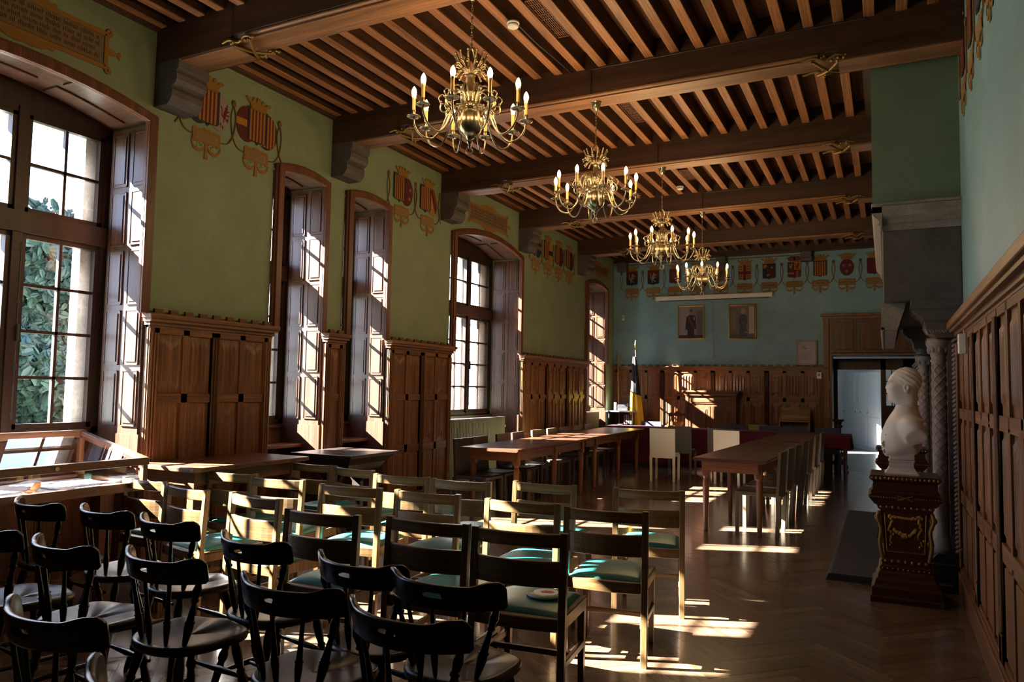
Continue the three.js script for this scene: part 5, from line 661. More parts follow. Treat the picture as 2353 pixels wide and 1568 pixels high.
// ---------- brass chandeliers ----------
function makeChandelier(label, drop, chainTop) { // origin at the middle of the globe
  const t = thing('chandelier', label, 'chandelier', [0, 0, 0], 0, 'brass chandeliers along the hall'), m = M.brass;
  part('globe', lathe([[0, -0.165], [0.008, -0.162], [0.012, -0.15], [0.009, -0.14], [0.018, -0.13], [0.022, -0.118], [0.016, -0.108], [0.03, -0.098], [0.03, -0.09], [0.045, -0.082], [0.07, -0.058], [0.084, -0.025], [0.087, 0.005], [0.08, 0.04], [0.06, 0.068], [0.035, 0.082], [0.03, 0.095], [0.045, 0.1], [0.05, 0.11], [0.05, 0.135], [0.04, 0.145], [0, 0.145]], 32), m, t);
  part('ring', new THREE.TorusGeometry(0.022, 0.005, 8, 20).translate(0, -0.185, 0), m, t);
  part('baluster', lathe([[0.04, 0.145], [0.03, 0.17], [0.044, 0.19], [0.046, 0.215], [0.03, 0.25], [0.02, 0.29], [0.022, 0.32], [0.03, 0.33], [0.018, 0.34], [0.012, 0.36], [0, 0.36]], 24), m, t);
  const cr = []; for (let i = 0; i < 12; i++) { const a = i / 12 * Math.PI * 2, c = Math.cos(a), s = Math.sin(a); cr.push(tube([[c * 0.015, 0.345, s * 0.015], [c * 0.05, 0.365, s * 0.05], [c * 0.085, 0.41, s * 0.085], [c * 0.105, 0.455, s * 0.105]], 0.007, 8, 5)); cr.push(tube([[c * 0.03, 0.36, s * 0.03], [c * 0.075, 0.355, s * 0.075], [c * 0.1, 0.325, s * 0.1]], 0.006, 7, 5)); cr.push(tube([[c * 0.06, 0.37, s * 0.06], [c * 0.1, 0.39, s * 0.1], [c * 0.118, 0.375, s * 0.118]], 0.005, 6, 4)); for (const [r, y] of [[0.1, 0.325], [0.118, 0.375], [0.107, 0.46], [0.085, 0.345], [0.095, 0.4]]) cr.push(new THREE.SphereGeometry(0.0085, 6, 5).translate(c * r, y, s * r)); }
  for (let i = 0; i < 4; i++) { const a = i * Math.PI / 2 + 0.4; cr.push(tube([[Math.cos(a) * 0.05, 0.38, Math.sin(a) * 0.05], [Math.cos(a) * 0.045, 0.45, Math.sin(a) * 0.045], [Math.cos(a) * 0.02, 0.5, Math.sin(a) * 0.02], [0, 0.52, 0]], 0.006, 10, 5)); }
  part('spiked_crown', cr, M.brassDull, t);
  const ch = []; const n = Math.max(3, Math.round((drop - 0.52 - 0.04) / 0.03)), st = (drop - 0.56) / n; for (let i = 0; i < n; i++) ch.push(new THREE.TorusGeometry(0.011, 0.0032, 5, 10).scale(0.75, st / 0.02 * 0.62, 1).rotateY(i % 2 ? Math.PI / 2 : 0).translate(0, 0.52 + st * (i + 0.5), 0)); ch.push(bar([0, 0.5, 0.0], [0, drop - 0.04, 0.0], 0.003));
  part('chain', ch, M.brassDull, t); part('canopy', lathe([[0, drop - 0.09], [0.012, drop - 0.088], [0.02, drop - 0.07], [0.034, drop - 0.06], [0.042, drop - 0.03], [0.04, drop - 0.012], [0.05, drop - 0.008], [0.05, drop], [0, drop]], 24), m, t);
  const R = 0.37, N = 10;
  const armG = join(tube([[0.045, 0.12, 0], [0.1, 0.105, 0], [0.15, 0.045, 0], [0.19, -0.05, 0], [0.25, -0.11, 0], [0.32, -0.088, 0], [0.362, -0.025, 0], [R, 0.02, 0]], 0.0068, 40, 8)), scroll = join([tube([[0.035, 0.13, 0], [0.055, 0.2, 0], [0.095, 0.235, 0], [0.14, 0.215, 0], [0.155, 0.16, 0], [0.14, 0.1, 0]], 0.0062, 26, 7), tube([[0.14, 0.1, 0], [0.165, 0.07, 0], [0.195, 0.085, 0], [0.19, 0.125, 0], [0.165, 0.125, 0]], 0.006, 14, 6), tube([[0.155, 0.16, 0], [0.185, 0.19, 0.0], [0.21, 0.165, 0.0], [0.195, 0.14, 0]], 0.005, 10, 5), tube([[0.14, 0.1, 0], [0.115, 0.06, 0], [0.09, 0.08, 0], [0.105, 0.105, 0]], 0.005, 10, 5), ...[[0.19, 0.125], [0.195, 0.14], [0.09, 0.08], [0.105, 0.105], [0.17, 0.18]].map(([x, y]) => new THREE.SphereGeometry(0.0095, 7, 5).translate(x, y, 0))]);
  const pan = join(lathe([[0, 0.018], [0.012, 0.02], [0.03, 0.022], [0.044, 0.03], [0.046, 0.034], [0.043, 0.036], [0.03, 0.028], [0.012, 0.03], [0.014, 0.045], [0.0125, 0.05], [0.0125, 0.075], [0, 0.075]], 20)), can = join(lathe([[0.0105, 0.07], [0.0115, 0.072], [0.0115, 0.152], [0, 0.153]], 14)), sock = join(lathe([[0, 0.15], [0.0125, 0.15], [0.014, 0.158], [0.0145, 0.172], [0, 0.173]], 14)), bul = join(lathe([[0.0125, 0.17], [0.0165, 0.182], [0.0178, 0.195], [0.015, 0.212], [0.008, 0.227], [0.002, 0.235], [0, 0.2355]], 14));
  for (let i = 0; i < N; i++) { const a = (i / N) * Math.PI * 2 + 0.22; const arm = meshOf('arm', armG, m); arm.rotation.y = a; t.add(arm); const add = (nm, g, mm, x = R) => { const q = meshOf(nm, g, mm); q.position.x = x; arm.add(q); return q; };
    add('scroll', scroll, m, 0); add('drip_pan', pan, m); add('candle_sleeve', can, M.candle); add('socket', sock, M.plastic); const b = add('bulb', bul, M.bulb); b.castShadow = false;
    const L = new THREE.PointLight(0xffffff, BULB, 0, 2); L.color.setRGB(1, 0.66, 0.32); L.name = 'bulb_light'; L.castShadow = true; L.position.set(R, 0.198, 0); L.shadow.radius = 1; arm.add(L); }
  return t;
}
[[-2.43, 3.24, -4.15, 'brass ten-armed chandelier nearest the camera, cut by no beam'], [-2.36, 3.24, -6.33, 'brass ten-armed chandelier second from the camera'], [-2.35, 3.15, -8.56, 'brass ten-armed chandelier third from the camera'], [-2.4, 3.13, -10.95, 'brass ten-armed chandelier farthest from the camera, before the far coats of arms']].forEach(([x, y, z, lab], i) => { const o = makeChandelier(lab.replace(', cut by no beam', ''), YB - y, 0); o.position.set(x, y, z); o.rotation.y = [0.32, 0.0, 0.05, 0.3][i]; });
for (const [z, lab] of [[-8.41, 'dark feed cable running over the third beam to its chandelier'], [-10.8, 'dark feed cable running down the fourth beam to its chandelier'], [-6.19, 'dark feed cable running down the second beam to its chandelier']]) tag(meshOf('cable', join([bar([-2.36, YJ - 0.012, z + 0.012], [-2.36, YB + 0.02, z + 0.012], 0.006), bar([-2.36, YB, z - 0.05], [-2.36, YB + 0.02, z + 0.012], 0.006), ...(z === -8.41 ? [] : [bar([-2.36, YJ - 0.012, z + 0.012], [-0.1, YJ - 0.012, z + 0.012], 0.007)])]), M.iron), lab, 'cable');
// ---------- painted coats of arms ----------
const CW = 204, CHH = 255, ATL = [];
const C = { gu: '#6e1219', or: '#c98a1e', az: '#16233f', ar: '#cfc3b4', sa: '#15131a', ve: '#1d3a3a', out: '#1a1a2a' };
const lion = (x, c, cx, cy, s) => { x.fillStyle = c; x.beginPath(); x.ellipse(cx, cy, 0.16 * s, 0.34 * s, 0.25, 0, 7); x.fill(); x.beginPath(); x.arc(cx + 0.12 * s, cy - 0.4 * s, 0.15 * s, 0, 7); x.fill(); x.lineWidth = 0.1 * s; x.strokeStyle = c; for (const p of [[0.05, -0.15, 0.42, -0.3], [0.05, 0, 0.42, 0.02], [0, 0.25, 0.34, 0.5], [-0.08, 0.25, -0.1, 0.58]]) { x.beginPath(); x.moveTo(cx + p[0] * s, cy + p[1] * s); x.lineTo(cx + p[2] * s, cy + p[3] * s); x.stroke(); } x.beginPath(); x.moveTo(cx - 0.1 * s, cy + 0.2 * s); x.bezierCurveTo(cx - 0.5 * s, cy + 0.2 * s, cx - 0.1 * s, cy - 0.3 * s, cx - 0.42 * s, cy - 0.5 * s); x.stroke(); };
const lily = (x, c, cx, cy, s) => { x.fillStyle = c; x.beginPath(); x.ellipse(cx, cy - 0.1 * s, 0.11 * s, 0.36 * s, 0, 0, 7); x.fill(); for (const q of [-1, 1]) { x.beginPath(); x.ellipse(cx + q * 0.24 * s, cy, 0.1 * s, 0.28 * s, q * 0.5, 0, 7); x.fill(); } x.fillRect(cx - 0.28 * s, cy + 0.14 * s, 0.56 * s, 0.08 * s); x.fillRect(cx - 0.06 * s, cy + 0.2 * s, 0.12 * s, 0.26 * s); };
const star = (x, c, cx, cy, r) => { x.fillStyle = c; x.beginPath(); for (let i = 0; i < 10; i++) { const a = i * Math.PI / 5 - Math.PI / 2, q = i % 2 ? r * 0.42 : r; x.lineTo(cx + Math.cos(a) * q, cy + Math.sin(a) * q); } x.fill(); };
const pales = (x, w, h, n = 5, bd = true) => { x.fillStyle = C.gu; x.fillRect(0, 0, w, h); x.fillStyle = C.or; for (let i = 0; i < n; i++) x.fillRect(w * (0.1 + i * 0.8 / (n - 0.4)), 0, w * 0.8 / (n - 0.4) * 0.5, h); if (bd) { x.strokeStyle = C.az; x.lineWidth = 20; x.strokeRect(4, 4, w - 8, h - 8); } };
const ARMS = { // painters of one field each
  pales: (x, w, h) => pales(x, w, h), palesRound: (x, w, h) => pales(x, w, h, 6),
  greenEagle: (x, w, h) => { x.fillStyle = C.ve; x.fillRect(0, 0, w, h); x.fillStyle = C.ar; x.fillRect(0, h * 0.3, w * 0.4, h * 0.2); x.fillStyle = C.ve; x.fillRect(w * 0.1, h * 0.36, w * 0.05, h * 0.1); },
  bendLion: (x, w, h) => { x.fillStyle = '#b9a295'; x.fillRect(0, 0, w, h); lion(x, C.gu, w * 0.78, h * 0.5, 100); x.strokeStyle = '#2a1a30'; x.lineWidth = 6; for (const [a, b] of [[0.88, 0.25], [0.6, 0.8], [0.92, 0.62], [0.7, 0.86]]) { x.beginPath(); x.moveTo(w * a - 10, h * b); x.lineTo(w * a + 10, h * b); x.moveTo(w * a, h * b - 12); x.lineTo(w * a, h * b + 18); x.stroke(); } },
  fess: (x, w, h) => { x.fillStyle = C.gu; x.fillRect(0, 0, w, h); x.fillStyle = C.or; x.fillRect(0, h * 0.38, w, h * 0.2); },
  stars: (x, w, h) => { x.fillStyle = C.gu; x.fillRect(0, 0, w, h); star(x, C.or, w * 0.78, h * 0.4, 24); star(x, C.or, w * 0.72, h * 0.72, 24); },
  bends: (x, w, h) => { x.fillStyle = C.or; x.fillRect(0, 0, w, h); x.strokeStyle = C.gu; x.lineWidth = 60; x.beginPath(); x.moveTo(w * 0.45, 0); x.lineTo(w * 1.05, h); x.stroke(); x.strokeStyle = C.ar; x.lineWidth = 4; x.beginPath(); x.moveTo(w * 0.5, 0); x.lineTo(w * 1.1, h); x.stroke(); },
  greenRed: (x, w, h) => { x.fillStyle = C.ve; x.fillRect(0, 0, w, h); x.fillStyle = '#8a7a55'; x.fillRect(w * 0.5, h * 0.42, w * 0.5, h * 0.18); }, orAz: (x, w, h) => { x.fillStyle = C.or; x.fillRect(0, 0, w, h); x.fillStyle = C.az; x.fillRect(0, h * 0.42, w, h * 0.22); },
  violet: (x, w, h) => { x.fillStyle = '#4a1428'; x.fillRect(0, 0, w, h); x.fillStyle = '#7a3a48'; for (let i = 0; i < 4; i++) x.fillRect(w * 0.55, h * (0.2 + i * 0.2), w * 0.4, h * 0.08); }, darkRed: (x, w, h) => { x.fillStyle = C.sa; x.fillRect(0, 0, w, h); lion(x, '#5a4a4a', w * 0.3, h * 0.5, 100); x.fillStyle = C.gu; x.fillRect(w * 0.6, 0, w * 0.4, h); },
  lionPer: (x, w, h) => { x.fillStyle = '#6f1513'; x.fillRect(0, 0, w, h / 2); x.fillStyle = C.sa; x.fillRect(0, h / 2, w, h / 2); lion(x, '#a79a92', w * 0.48, h * 0.52, 150); },
  towers: (x, w, h) => { x.fillStyle = '#6a1a14'; x.fillRect(0, 0, w, h); x.strokeStyle = '#a78a84'; x.lineWidth = 8; x.strokeRect(w * 0.28, h * 0.3, w * 0.44, h * 0.34); x.fillStyle = '#a78a84'; x.fillRect(w * 0.4, h * 0.38, 12, 50); x.fillRect(w * 0.55, h * 0.38, 12, 50); },
  cross: (x, w, h) => { x.fillStyle = C.or; x.fillRect(0, 0, w, h); x.fillStyle = C.gu; x.fillRect(w * 0.38, 0, w * 0.24, h); x.fillRect(0, h * 0.42, w, h * 0.2); x.fillStyle = '#3a1a16'; for (const a of [0.1, 0.24, 0.72, 0.87]) for (const b of [0.12, 0.28, 0.72, 0.88]) { x.beginPath(); x.ellipse(w * a, h * b, 11, 8, 0, 0, 7); x.fill(); x.fillRect(w * a - 3, h * b - 13, 6, 26); } },
  bendAz: (x, w, h) => { x.fillStyle = C.az; x.fillRect(0, 0, w, h); x.strokeStyle = C.gu; x.lineWidth = 52; x.beginPath(); x.moveTo(w * 0.05, 0); x.lineTo(w * 0.95, h); x.stroke(); lily(x, C.or, w * 0.72, h * 0.28, 60); x.fillStyle = C.or; x.beginPath(); x.arc(w * 0.2, h * 0.2, 34, 2, 6); x.fill(); x.beginPath(); x.arc(w * 0.45, h * 0.78, 26, 2.4, 6); x.fill(); },
  quarters: (x, w, h) => { x.fillStyle = C.az; x.fillRect(0, 0, w / 2, h / 2); lion(x, C.or, w * 0.25, h * 0.26, 90); x.fillStyle = C.or; x.fillRect(w / 2, 0, w / 2, h / 2); lion(x, C.gu, w * 0.74, h * 0.26, 90); x.fillStyle = C.gu; x.fillRect(0, h / 2, w, h / 2); x.fillStyle = '#c2806a'; x.fillRect(0, h * 0.66, w / 2, h * 0.1); lion(x, C.or, w * 0.72, h * 0.66, 50); lion(x, C.or, w * 0.72, h * 0.85, 50); },
  lilies: (x, w, h) => { x.fillStyle = C.gu; x.fillRect(0, 0, w, h); lily(x, '#a58a86', w * 0.27, h * 0.38, 62); lily(x, '#a58a86', w * 0.73, h * 0.38, 62); lily(x, '#a58a86', w * 0.5, h * 0.74, 62); }, redLion: (x, w, h) => { x.fillStyle = C.gu; x.fillRect(0, 0, w, h); lion(x, '#8a2a26', w * 0.5, h * 0.5, 130); }, plain: (x, w, h) => { x.fillStyle = '#8a6a4a'; x.fillRect(0, 0, w, h); lion(x, '#5a3a2a', w * 0.5, h * 0.5, 120); }, orange: (x, w, h) => { x.fillStyle = '#8a3c10'; x.fillRect(0, 0, w, h); x.fillStyle = C.gu; x.fillRect(0, 0, w * 0.4, h); },
};
const KEYS = Object.keys(ARMS), atlas = canvasTex(1024, 1280, (x) => KEYS.forEach((k, i) => { x.save(); x.translate((i % 5) * CW, Math.floor(i / 5) * CHH); x.beginPath(); x.rect(0, 0, CW, CHH); x.clip(); ARMS[k](x, CW, CHH); x.restore(); }));
const shieldMat = mat([0.55, 0.55, 0.55], 0.75, { map: atlas });
const TXT = [], TW = 256, TH = 96, texts = ['', '16 87', '17 15', '13 44', 'NASSAU', 'BOURBON', 'MERODE', 'WESEMAEL', 'MONTMORENCY'];
const txtAtlas = canvasTex(1024, 384, (x) => { x.fillStyle = '#a88a5c'; x.fillRect(0, 0, 1024, 384); texts.forEach((s, i) => { x.save(); x.translate((i % 4) * TW, Math.floor(i / 4) * TH); x.fillStyle = '#3a2412'; if (/^[A-Z]/.test(s)) { x.font = 'bold ' + (s.length > 8 ? 32 : 44) + 'px serif'; x.textAlign = 'center'; x.fillText(s, 128, 62); } else for (let r = 0; r < 3; r++) for (let q = 0; q < 22; q++) if ((q * 7 + r * 3) % 6) x.fillRect(24 + q * 9.5, 18 + r * 24 + (q % 3), 3, 12 - (q % 2) * 3); x.restore(); }); });
const txtMat = mat([0.6, 0.6, 0.6], 0.8, { map: txtAtlas });
function atlasGeo(g, i, cols, cw, ch, W, H, x0, y0, w, h) { const p = g.attributes.position, u = new Float32Array(p.count * 2); for (let k = 0; k < p.count; k++) { const a = Math.max(0.01, Math.min(0.99, (p.getX(k) - x0) / w)), b = Math.max(0.01, Math.min(0.99, (p.getY(k) - y0) / h)); u[k * 2] = ((i % cols) * cw + a * cw) / W; u[k * 2 + 1] = 1 - (Math.floor(i / cols) * ch + (1 - b) * ch) / H; } g.setAttribute('uv', new THREE.BufferAttribute(u, 2)); return g; }
const D = 0.004, shp = { square: (w, h) => [[-w / 2, h / 2], [w / 2, h / 2], [w / 2, -h * 0.38], [w * 0.4, -h * 0.44], [w * 0.1, -h * 0.45], [0, -h * 0.52], [-w * 0.1, -h * 0.45], [-w * 0.4, -h * 0.44], [-w / 2, -h * 0.38]], oval: (w, h) => Array.from({ length: 28 }, (_, i) => [Math.cos(i / 28 * 6.283) * w / 2, Math.sin(i / 28 * 6.283) * h / 2]) };
const crownPts = (w, h) => { const p = [[-w * 0.38, 0], [w * 0.38, 0], [w * 0.42, h * 0.42], [w * 0.62, h * 0.7], [w * 0.56, h * 0.86], [w * 0.44, h * 0.8], [w * 0.33, h * 0.56], [w * 0.27, h * 0.9], [w * 0.2, h * 0.95], [w * 0.13, h * 0.58], [w * 0.06, h], [-w * 0.06, h], [-w * 0.13, h * 0.58], [-w * 0.2, h * 0.95], [-w * 0.27, h * 0.9], [-w * 0.33, h * 0.56], [-w * 0.44, h * 0.8], [-w * 0.56, h * 0.86], [-w * 0.62, h * 0.7], [-w * 0.42, h * 0.42]]; return p; };
const cresc = (s) => { const o = [], i2 = []; for (let k = 0; k <= 14; k++) { const a = Math.PI * (0.98 + 1.0 * k / 14), q = Math.sin((k / 14) * Math.PI); o.push([Math.cos(a) * 0.078, Math.sin(a) * 0.098]); i2.push([Math.cos(a) * (0.07 - 0.006 * q), Math.sin(a) * (0.09 - 0.026 * q)]); } return ext([...o, ...i2.reverse()].map(([a, b]) => [a + s * 0.083, b]), D); };
function coatOfArms(label, pos, ry, o) { // origin at the shield's centre on the wall face
  const t = thing('coat_of_arms', label, 'coat of arms', pos, ry, o.group), arm = (key, pts, w, h, x, z) => { const g = ext(pts, D); const i = KEYS.indexOf(key); return atlasGeo(g, i, 5, CW, CHH, 1024, 1280, -w / 2, -h / 2, w, h).translate(x, 0, z); };
  (o.ovals ?? []).forEach(([k, x, w, h]) => partUv('oval_shield', arm(k, shp.oval(w, h), w, h, x, 0.002).translate(0, -0.012, 0), shieldMat, t));
  if (o.key) { const w = o.w ?? 0.235, h = o.h ?? 0.33; part('shield_border', ext((o.round ? shp.oval : shp.square)(w + 0.016, h + 0.016), D).translate(o.x ?? 0, 0, 0.004), M.iron, t); partUv('shield', arm(o.key, (o.round ? shp.oval : shp.square)(w, h), w, h, o.x ?? 0, 0.006), shieldMat, t); }
  part('crown', [ext(crownPts(0.25, 0.125), D, null, 0.001).translate(0.005, 0.155, 0.006), b6(-0.085, 0.095, 0.165, 0.185, 0.008, 0.016), ...[-0.14, -0.055, 0.005, 0.065, 0.15].map((x, i) => new THREE.SphereGeometry(0.011, 7, 5).scale(1, 1, 0.4).translate(x, i % 4 ? 0.265 : 0.248, 0.01))], M.ochre, t, 'x');
  if (o.ermine) part('ermine_cap', [new THREE.CircleGeometry(0.07, 20).scale(1, 0.8, 1).translate(-0.05, 0.225, 0.014), new THREE.CircleGeometry(0.07, 20).scale(1, 0.8, 1).translate(0.06, 0.225, 0.014)], mat([0.12, 0.02, 0.025], 0.8), t);
  const jag = []; const JW = 0.15, JH = 0.055; for (let i = 0; i <= 12; i++) jag.push([-JW + 2 * JW * i / 12, JH + (i % 2 ? 0.014 : 0) + (Math.abs(i - 6) < 2 ? 0.01 : 0)]); for (let i = 0; i <= 12; i++) jag.push([JW - 2 * JW * i / 12, -JH - (i % 2 ? 0.012 : 0)]);
  part('name_scroll', [ext(jag, D).translate(0, -0.285, 0.003)], M.ochre, t, 'x');
  const ti = texts.indexOf(o.text ?? ''); partUv('lettering', atlasGeo(new THREE.PlaneGeometry(0.23, 0.07), ti, 4, TW, TH, 1024, 384, -0.115, -0.035, 0.23, 0.07).translate(0, -0.285, 0.0085), txtMat, t);
  part('scroll_loop', cresc(-1).translate(0, -0.335, 0.002), M.ochre, t, 'x'); part('scroll_loop', cresc(1).translate(0, -0.335, 0.002), M.ochre, t, 'x'); part('tassel', ext([[-0.01, 0], [0.01, 0], [0.014, -0.07], [0.02, -0.14], [-0.02, -0.14], [-0.014, -0.07]], D).translate(0, -0.34, 0.003), M.ochre, t, 'y');
  if (/^\d/.test(o.text ?? '')) { const [a, b] = o.text.split(' '); [a, b].forEach((s, i) => partUv('year', new THREE.PlaneGeometry(0.075, 0.05).translate(i ? 0.06 : -0.06, -0.365, 0.002), yearMat(s), t)); }
  const H = o.pitch / 2, cord = [];
  for (const s of [-1, 1]) { if (s > 0 && !o.last) { cord.push(tube([[0.15, -0.29, 0.005], [H * 0.8, -0.27, 0.005], [H * 0.98, -0.2, 0.005], [H + 0.022, -0.08, 0.005], [H + 0.025, 0.02, 0.005], [H, 0.11, 0.005]], 0.0052, 24, 5)); continue; } cord.push(tube([[s * 0.15, -0.29, 0.005], [s * H * 0.8, -0.27, 0.005], [s * H * 0.98, -0.2, 0.005], [s * (H + 0.022), -0.08, 0.005], [s * (H + 0.025), 0.02, 0.005], [s * H, 0.11, 0.005]], 0.0052, 24, 5)); if (s < 0 || o.last) cord.push(tube([[s * H, 0.11, 0.005], [s * (H - 0.028), 0.02, 0.005], [s * (H - 0.024), -0.08, 0.005], [s * (H + 0.01), -0.2, 0.005], [s * (H + 0.04), -0.25, 0.005]], 0.0052, 18, 5)); }
  part('cord', cord, M.ochreDark, t, 'y'); const kn = [new THREE.SphereGeometry(0.026, 10, 7).scale(1, 1.35, 0.3).translate(-H, 0.125, 0.006)]; if (o.last) kn.push(new THREE.SphereGeometry(0.026, 10, 7).scale(1, 1.35, 0.3).translate(H, 0.125, 0.006)); part('knot', kn, M.ochreDark, t);
  return t;
}
const yearCache = {}; function yearMat(s) { return yearCache[s] ??= mat([1, 1, 1], 0.85, { map: canvasTex(96, 64, (x) => { x.fillStyle = '#84917a'; x.fillRect(0, 0, 96, 64); x.fillStyle = '#1c1f14'; x.font = 'bold 50px serif'; x.textAlign = 'center'; x.fillText(s, 48, 50); }) }); }
const YC = 3.955, lw = (z) => [WL + 0.002, YC, z], LRY = Math.PI / 2;
coatOfArms('striped shield over green and pale ovals with year 16 87, leftmost on the left wall', lw(-4.53), LRY, { key: 'pales', ovals: [['greenEagle', -0.1, 0.27, 0.34], ['bendLion', 0.12, 0.24, 0.34]], text: '16 87', pitch: 0.58 });
coatOfArms('striped shield over red oval with gold band and year 17 15, left wall', lw(-5.11), LRY, { key: 'pales', ovals: [['fess', -0.13, 0.25, 0.34], ['palesRound', 0.12, 0.28, 0.35]], text: '17 15', pitch: 0.58, last: true });
coatOfArms('striped shield beside red oval with two gold stars, between the narrow and broad windows', lw(-7.5), LRY, { key: 'pales', ovals: [['stars', 0.1, 0.26, 0.36]], text: '13 44', pitch: 0.57, x: -0.06 });
coatOfArms('striped shield beside gold oval with red diagonal band, next to the broad window', lw(-8.08), LRY, { key: 'pales', ovals: [['bends', 0.1, 0.26, 0.36]], text: '', pitch: 0.57, x: -0.06, last: true });
[['greenRed', 'green oval and pale band'], ['orAz', 'gold and blue banded oval'], ['violet', 'violet oval'], ['darkRed', 'black and red oval']].forEach(([k, d], i) => coatOfArms(`striped shield with ${d}, ${ORD[i]} of four beyond the broad window`, lw(-11.46 - i * 0.5), LRY, { key: 'pales', w: 0.2, ovals: [[k, 0.09, 0.26, 0.36]], text: '', pitch: 0.5, x: -0.06, last: i === 3 }));
[['lionPer', 'red and black shield with white lion, leftmost on the far wall'], ['lionPer', 'red and black shield with white lion, second from left on the far wall'], ['towers', 'red shield with pale castle, third from left on the far wall'], ['bendAz', 'blue shield partly behind the farthest chandelier, fourth from left on far wall'], ['plain', 'brown shield partly behind the farthest chandelier, fifth from left on far wall'], ['cross', 'gold shield with red cross on the far wall'], ['bendAz', 'blue shield with red diagonal and gold lily, right of the red cross'], ['quarters', 'quartered lion shield under a domed crown on the far wall'], ['pales', 'gold and red striped shield with blue border on the far wall'], ['lilies', 'round red shield with three pale lilies on the far wall'], ['redLion', 'dark red shield half hidden by the fireplace cornice']].forEach(([k, d], i) => coatOfArms(d, [-4.94 + 0.477 * i, YC, ZF + 0.002], 0, { key: k, round: k === 'lilies', h: 0.31, w: 0.24, ermine: k === 'quarters', text: ['', '', '', '', '', 'MONTMORENCY', 'BOURBON', 'NASSAU', 'MERODE', 'WESEMAEL', ''][i], pitch: 0.477, last: i === 10 }));
[['redLion', 'dark red shield'], ['orange', 'orange and red shield'], ['lionPer', 'red and black lion shield'], ['pales', 'striped shield']].forEach(([k, d], i) => coatOfArms(`${d} high on the right wall, ${['nearest the chimney', 'second from the chimney', 'third from the chimney', 'fourth from the chimney'][i]}`, [XR - 0.002, YC + 0.11, -6.33 + i * 0.525], -Math.PI / 2, { key: k, text: '', pitch: 0.525, last: i === 3 }));
// inscription panels above the broad windows
const inscr = canvasTex(1024, 240, (x) => { x.fillStyle = '#9a7a52'; x.fillRect(0, 0, 1024, 240); x.fillStyle = '#33231a'; let s = 7; const R = () => (s = (s * 16807) % 2147483647) / 2147483647; for (let r = 0; r < 4; r++) { let px = 24; while (px < 985) { const n = 3 + Math.floor(R() * 7); for (let i = 0; i < n && px < 995; i++) { const tall = R() < 0.2 ? 12 : 0; x.fillRect(px, 24 + r * 52 - tall, 5, 28 + tall); if (R() < 0.5) x.fillRect(px, 24 + r * 52 + (R() < 0.5 ? 0 : 24), 12, 4); px += 11; } px += 16; } } });
const insMat = mat([0.5, 0.5, 0.5], 0.8, { map: inscr });
for (const [z0, z1, yc, h, lab] of [[-2.36, -3.56, 4.05, 0.26, 'gothic inscription panel in ochre strapwork frame above the nearest broad window'], [-9.18, -10.35, 4.065, 0.25, 'gothic inscription panel in ochre frame above the middle broad window'], [-13.99, -15.18, 4.03, 0.19, 'gothic inscription panel in ochre frame above the far corner window']]) {
  const w = z0 - z1, t = thing('inscription_panel', lab, 'inscription', [WL + 0.002, yc, (z0 + z1) / 2], Math.PI / 2, 'inscription panels above the windows');
  partUv('lettering', new THREE.PlaneGeometry(w - 0.06, h - 0.04).translate(0, 0, 0.006), insMat, t);
  for (const s of [-1, 1]) { part('frame_bar', rb6(-w / 2, w / 2, s * h / 2 - 0.018, s * h / 2 + 0.018, 0, 0.008, 0.003), M.ochre, t, 'x'); part('frame_bar', rb6(s * w / 2 - 0.018, s * w / 2 + 0.018, -h / 2, h / 2, 0, 0.008, 0.003), M.ochre, t, 'y');
    part('strapwork', ext([[-0.22, 0], [-0.2, 0.035], [-0.16, 0.03], [-0.12, 0.05], [-0.05, 0.06], [0, 0.05], [0.05, 0.06], [0.12, 0.05], [0.16, 0.03], [0.2, 0.035], [0.22, 0]].map(([a, b]) => [a, s * b]), D).translate(0, s * (h / 2 + 0.014), 0.001), M.ochre, t, 'x');
    part('finial', [ext([[0, 0.03], [s * 0.05, 0.02], [s * 0.07, 0.006], [s * 0.1, 0.03], [s * 0.11, 0], [s * 0.1, -0.03], [s * 0.07, -0.006], [s * 0.05, -0.02], [0, -0.03]], D).translate(s * (w / 2 + 0.015), 0, 0.001)], M.ochre, t, 'x');
    for (const q of [-1, 1]) part('corner_curl', [new THREE.TorusGeometry(0.022, 0.01, 5, 14).scale(1, 1, 0.3).translate(s * (w / 2 + 0.02), q * (h / 2 + 0.018), 0.004), ext([[0, 0], [s * 0.03, q * 0.04], [s * 0.045, q * 0.02], [s * 0.02, 0]], D).translate(s * (w / 2 + 0.01), q * (h / 2), 0.002)], M.ochre, t, 'x'); }
}
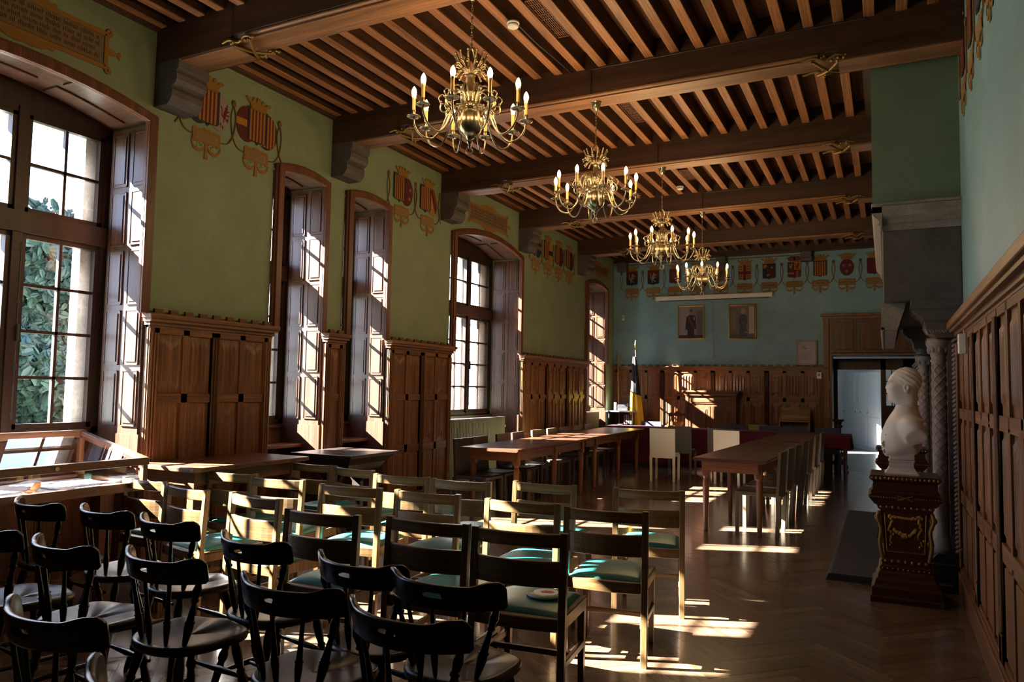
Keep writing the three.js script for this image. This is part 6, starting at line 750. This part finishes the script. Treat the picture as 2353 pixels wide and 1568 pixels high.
// ---------- outside ----------
{
  const g = struct('ground'); part('lawn', b6(-90, WL - 1.2, -1.5, -1.2, -70, 50), mat([0.07, 0.11, 0.03], 0.9, { map: plasterTex }), g, 'x'); part('terrace', b6(-9, WL - 0.7, -1.25, -1.18, -24, 10), M.outStone, g, 'z');
  const leaf = BGU.mergeGeometries([0, 1].map((k) => grid(1, 2, (u, v) => [(u - 0.5) * 0.13 * (1 - Math.abs(v - 0.45)), (v - 0.5) * 0.19, 0.02 * Math.sin(v * 3)]).rotateY(k * 1.4)));
  const lm = mat([0.011, 0.032, 0.021], 0.7, { side: THREE.DoubleSide });
  const tree = (label, x, z, h, r, n) => { const t = thing('tree', label, 'tree', [x, -1.2, z]); part('trunk', [bar([0, 0, 0], [0.1, h * 0.6, 0.1], 0.28, 0.14, 10), bar([0.05, h * 0.35, 0], [r * 0.5, h * 0.7, 0.4], 0.12, 0.05), bar([0.05, h * 0.3, 0], [-r * 0.5, h * 0.65, -0.5], 0.12, 0.05)], M.oakDark, t, 'y');
    const im = new THREE.InstancedMesh(leaf, lm, n), o = new THREE.Object3D(), c = new THREE.Color(); for (let i = 0; i < n; i++) { const a = rr(0, 6.283), b = Math.acos(rr(-1, 1)), q = Math.pow(rnd(), 0.33), k = 1 + 0.22 * Math.sin(a * 5 + b * 7); o.position.set(Math.cos(a) * Math.sin(b) * r * q * k, h * 0.56 + Math.cos(b) * h * 0.46 * q * k, Math.sin(a) * Math.sin(b) * r * q * k); o.rotation.set(rr(0, 6), rr(0, 6), rr(0, 6)); o.scale.setScalar(rr(0.8, 1.5)); o.updateMatrix(); im.setMatrixAt(i, o.matrix); const s = rr(0.7, 1.4); im.setColorAt(i, c.setRGB(s, s, s * rr(0.8, 1.3))); } im.name = 'foliage'; im.userData.kind = 'stuff'; im.castShadow = im.receiveShadow = true; t.add(im); };
  tree('broad leafy tree filling the lower panes of the nearest window', -19, -10.2, 6.4, 3.6, 60000); tree('leafy tree seen through the nearest window, left of the broad one', -21, -5, 7.2, 3.5, 50000); tree('leafy tree in the distance behind the farther stone mullions', -24, -17, 7.5, 4, 50000);
}
{ const c = struct('wall_outer'); part('roof_slab', b6(-5.35 - 1.0, XR + 0.5, 4.75, 4.9, -24.8, ZB + 0.5), M.oakDark, c, 'z'); }
renderer.render(scene, camera);
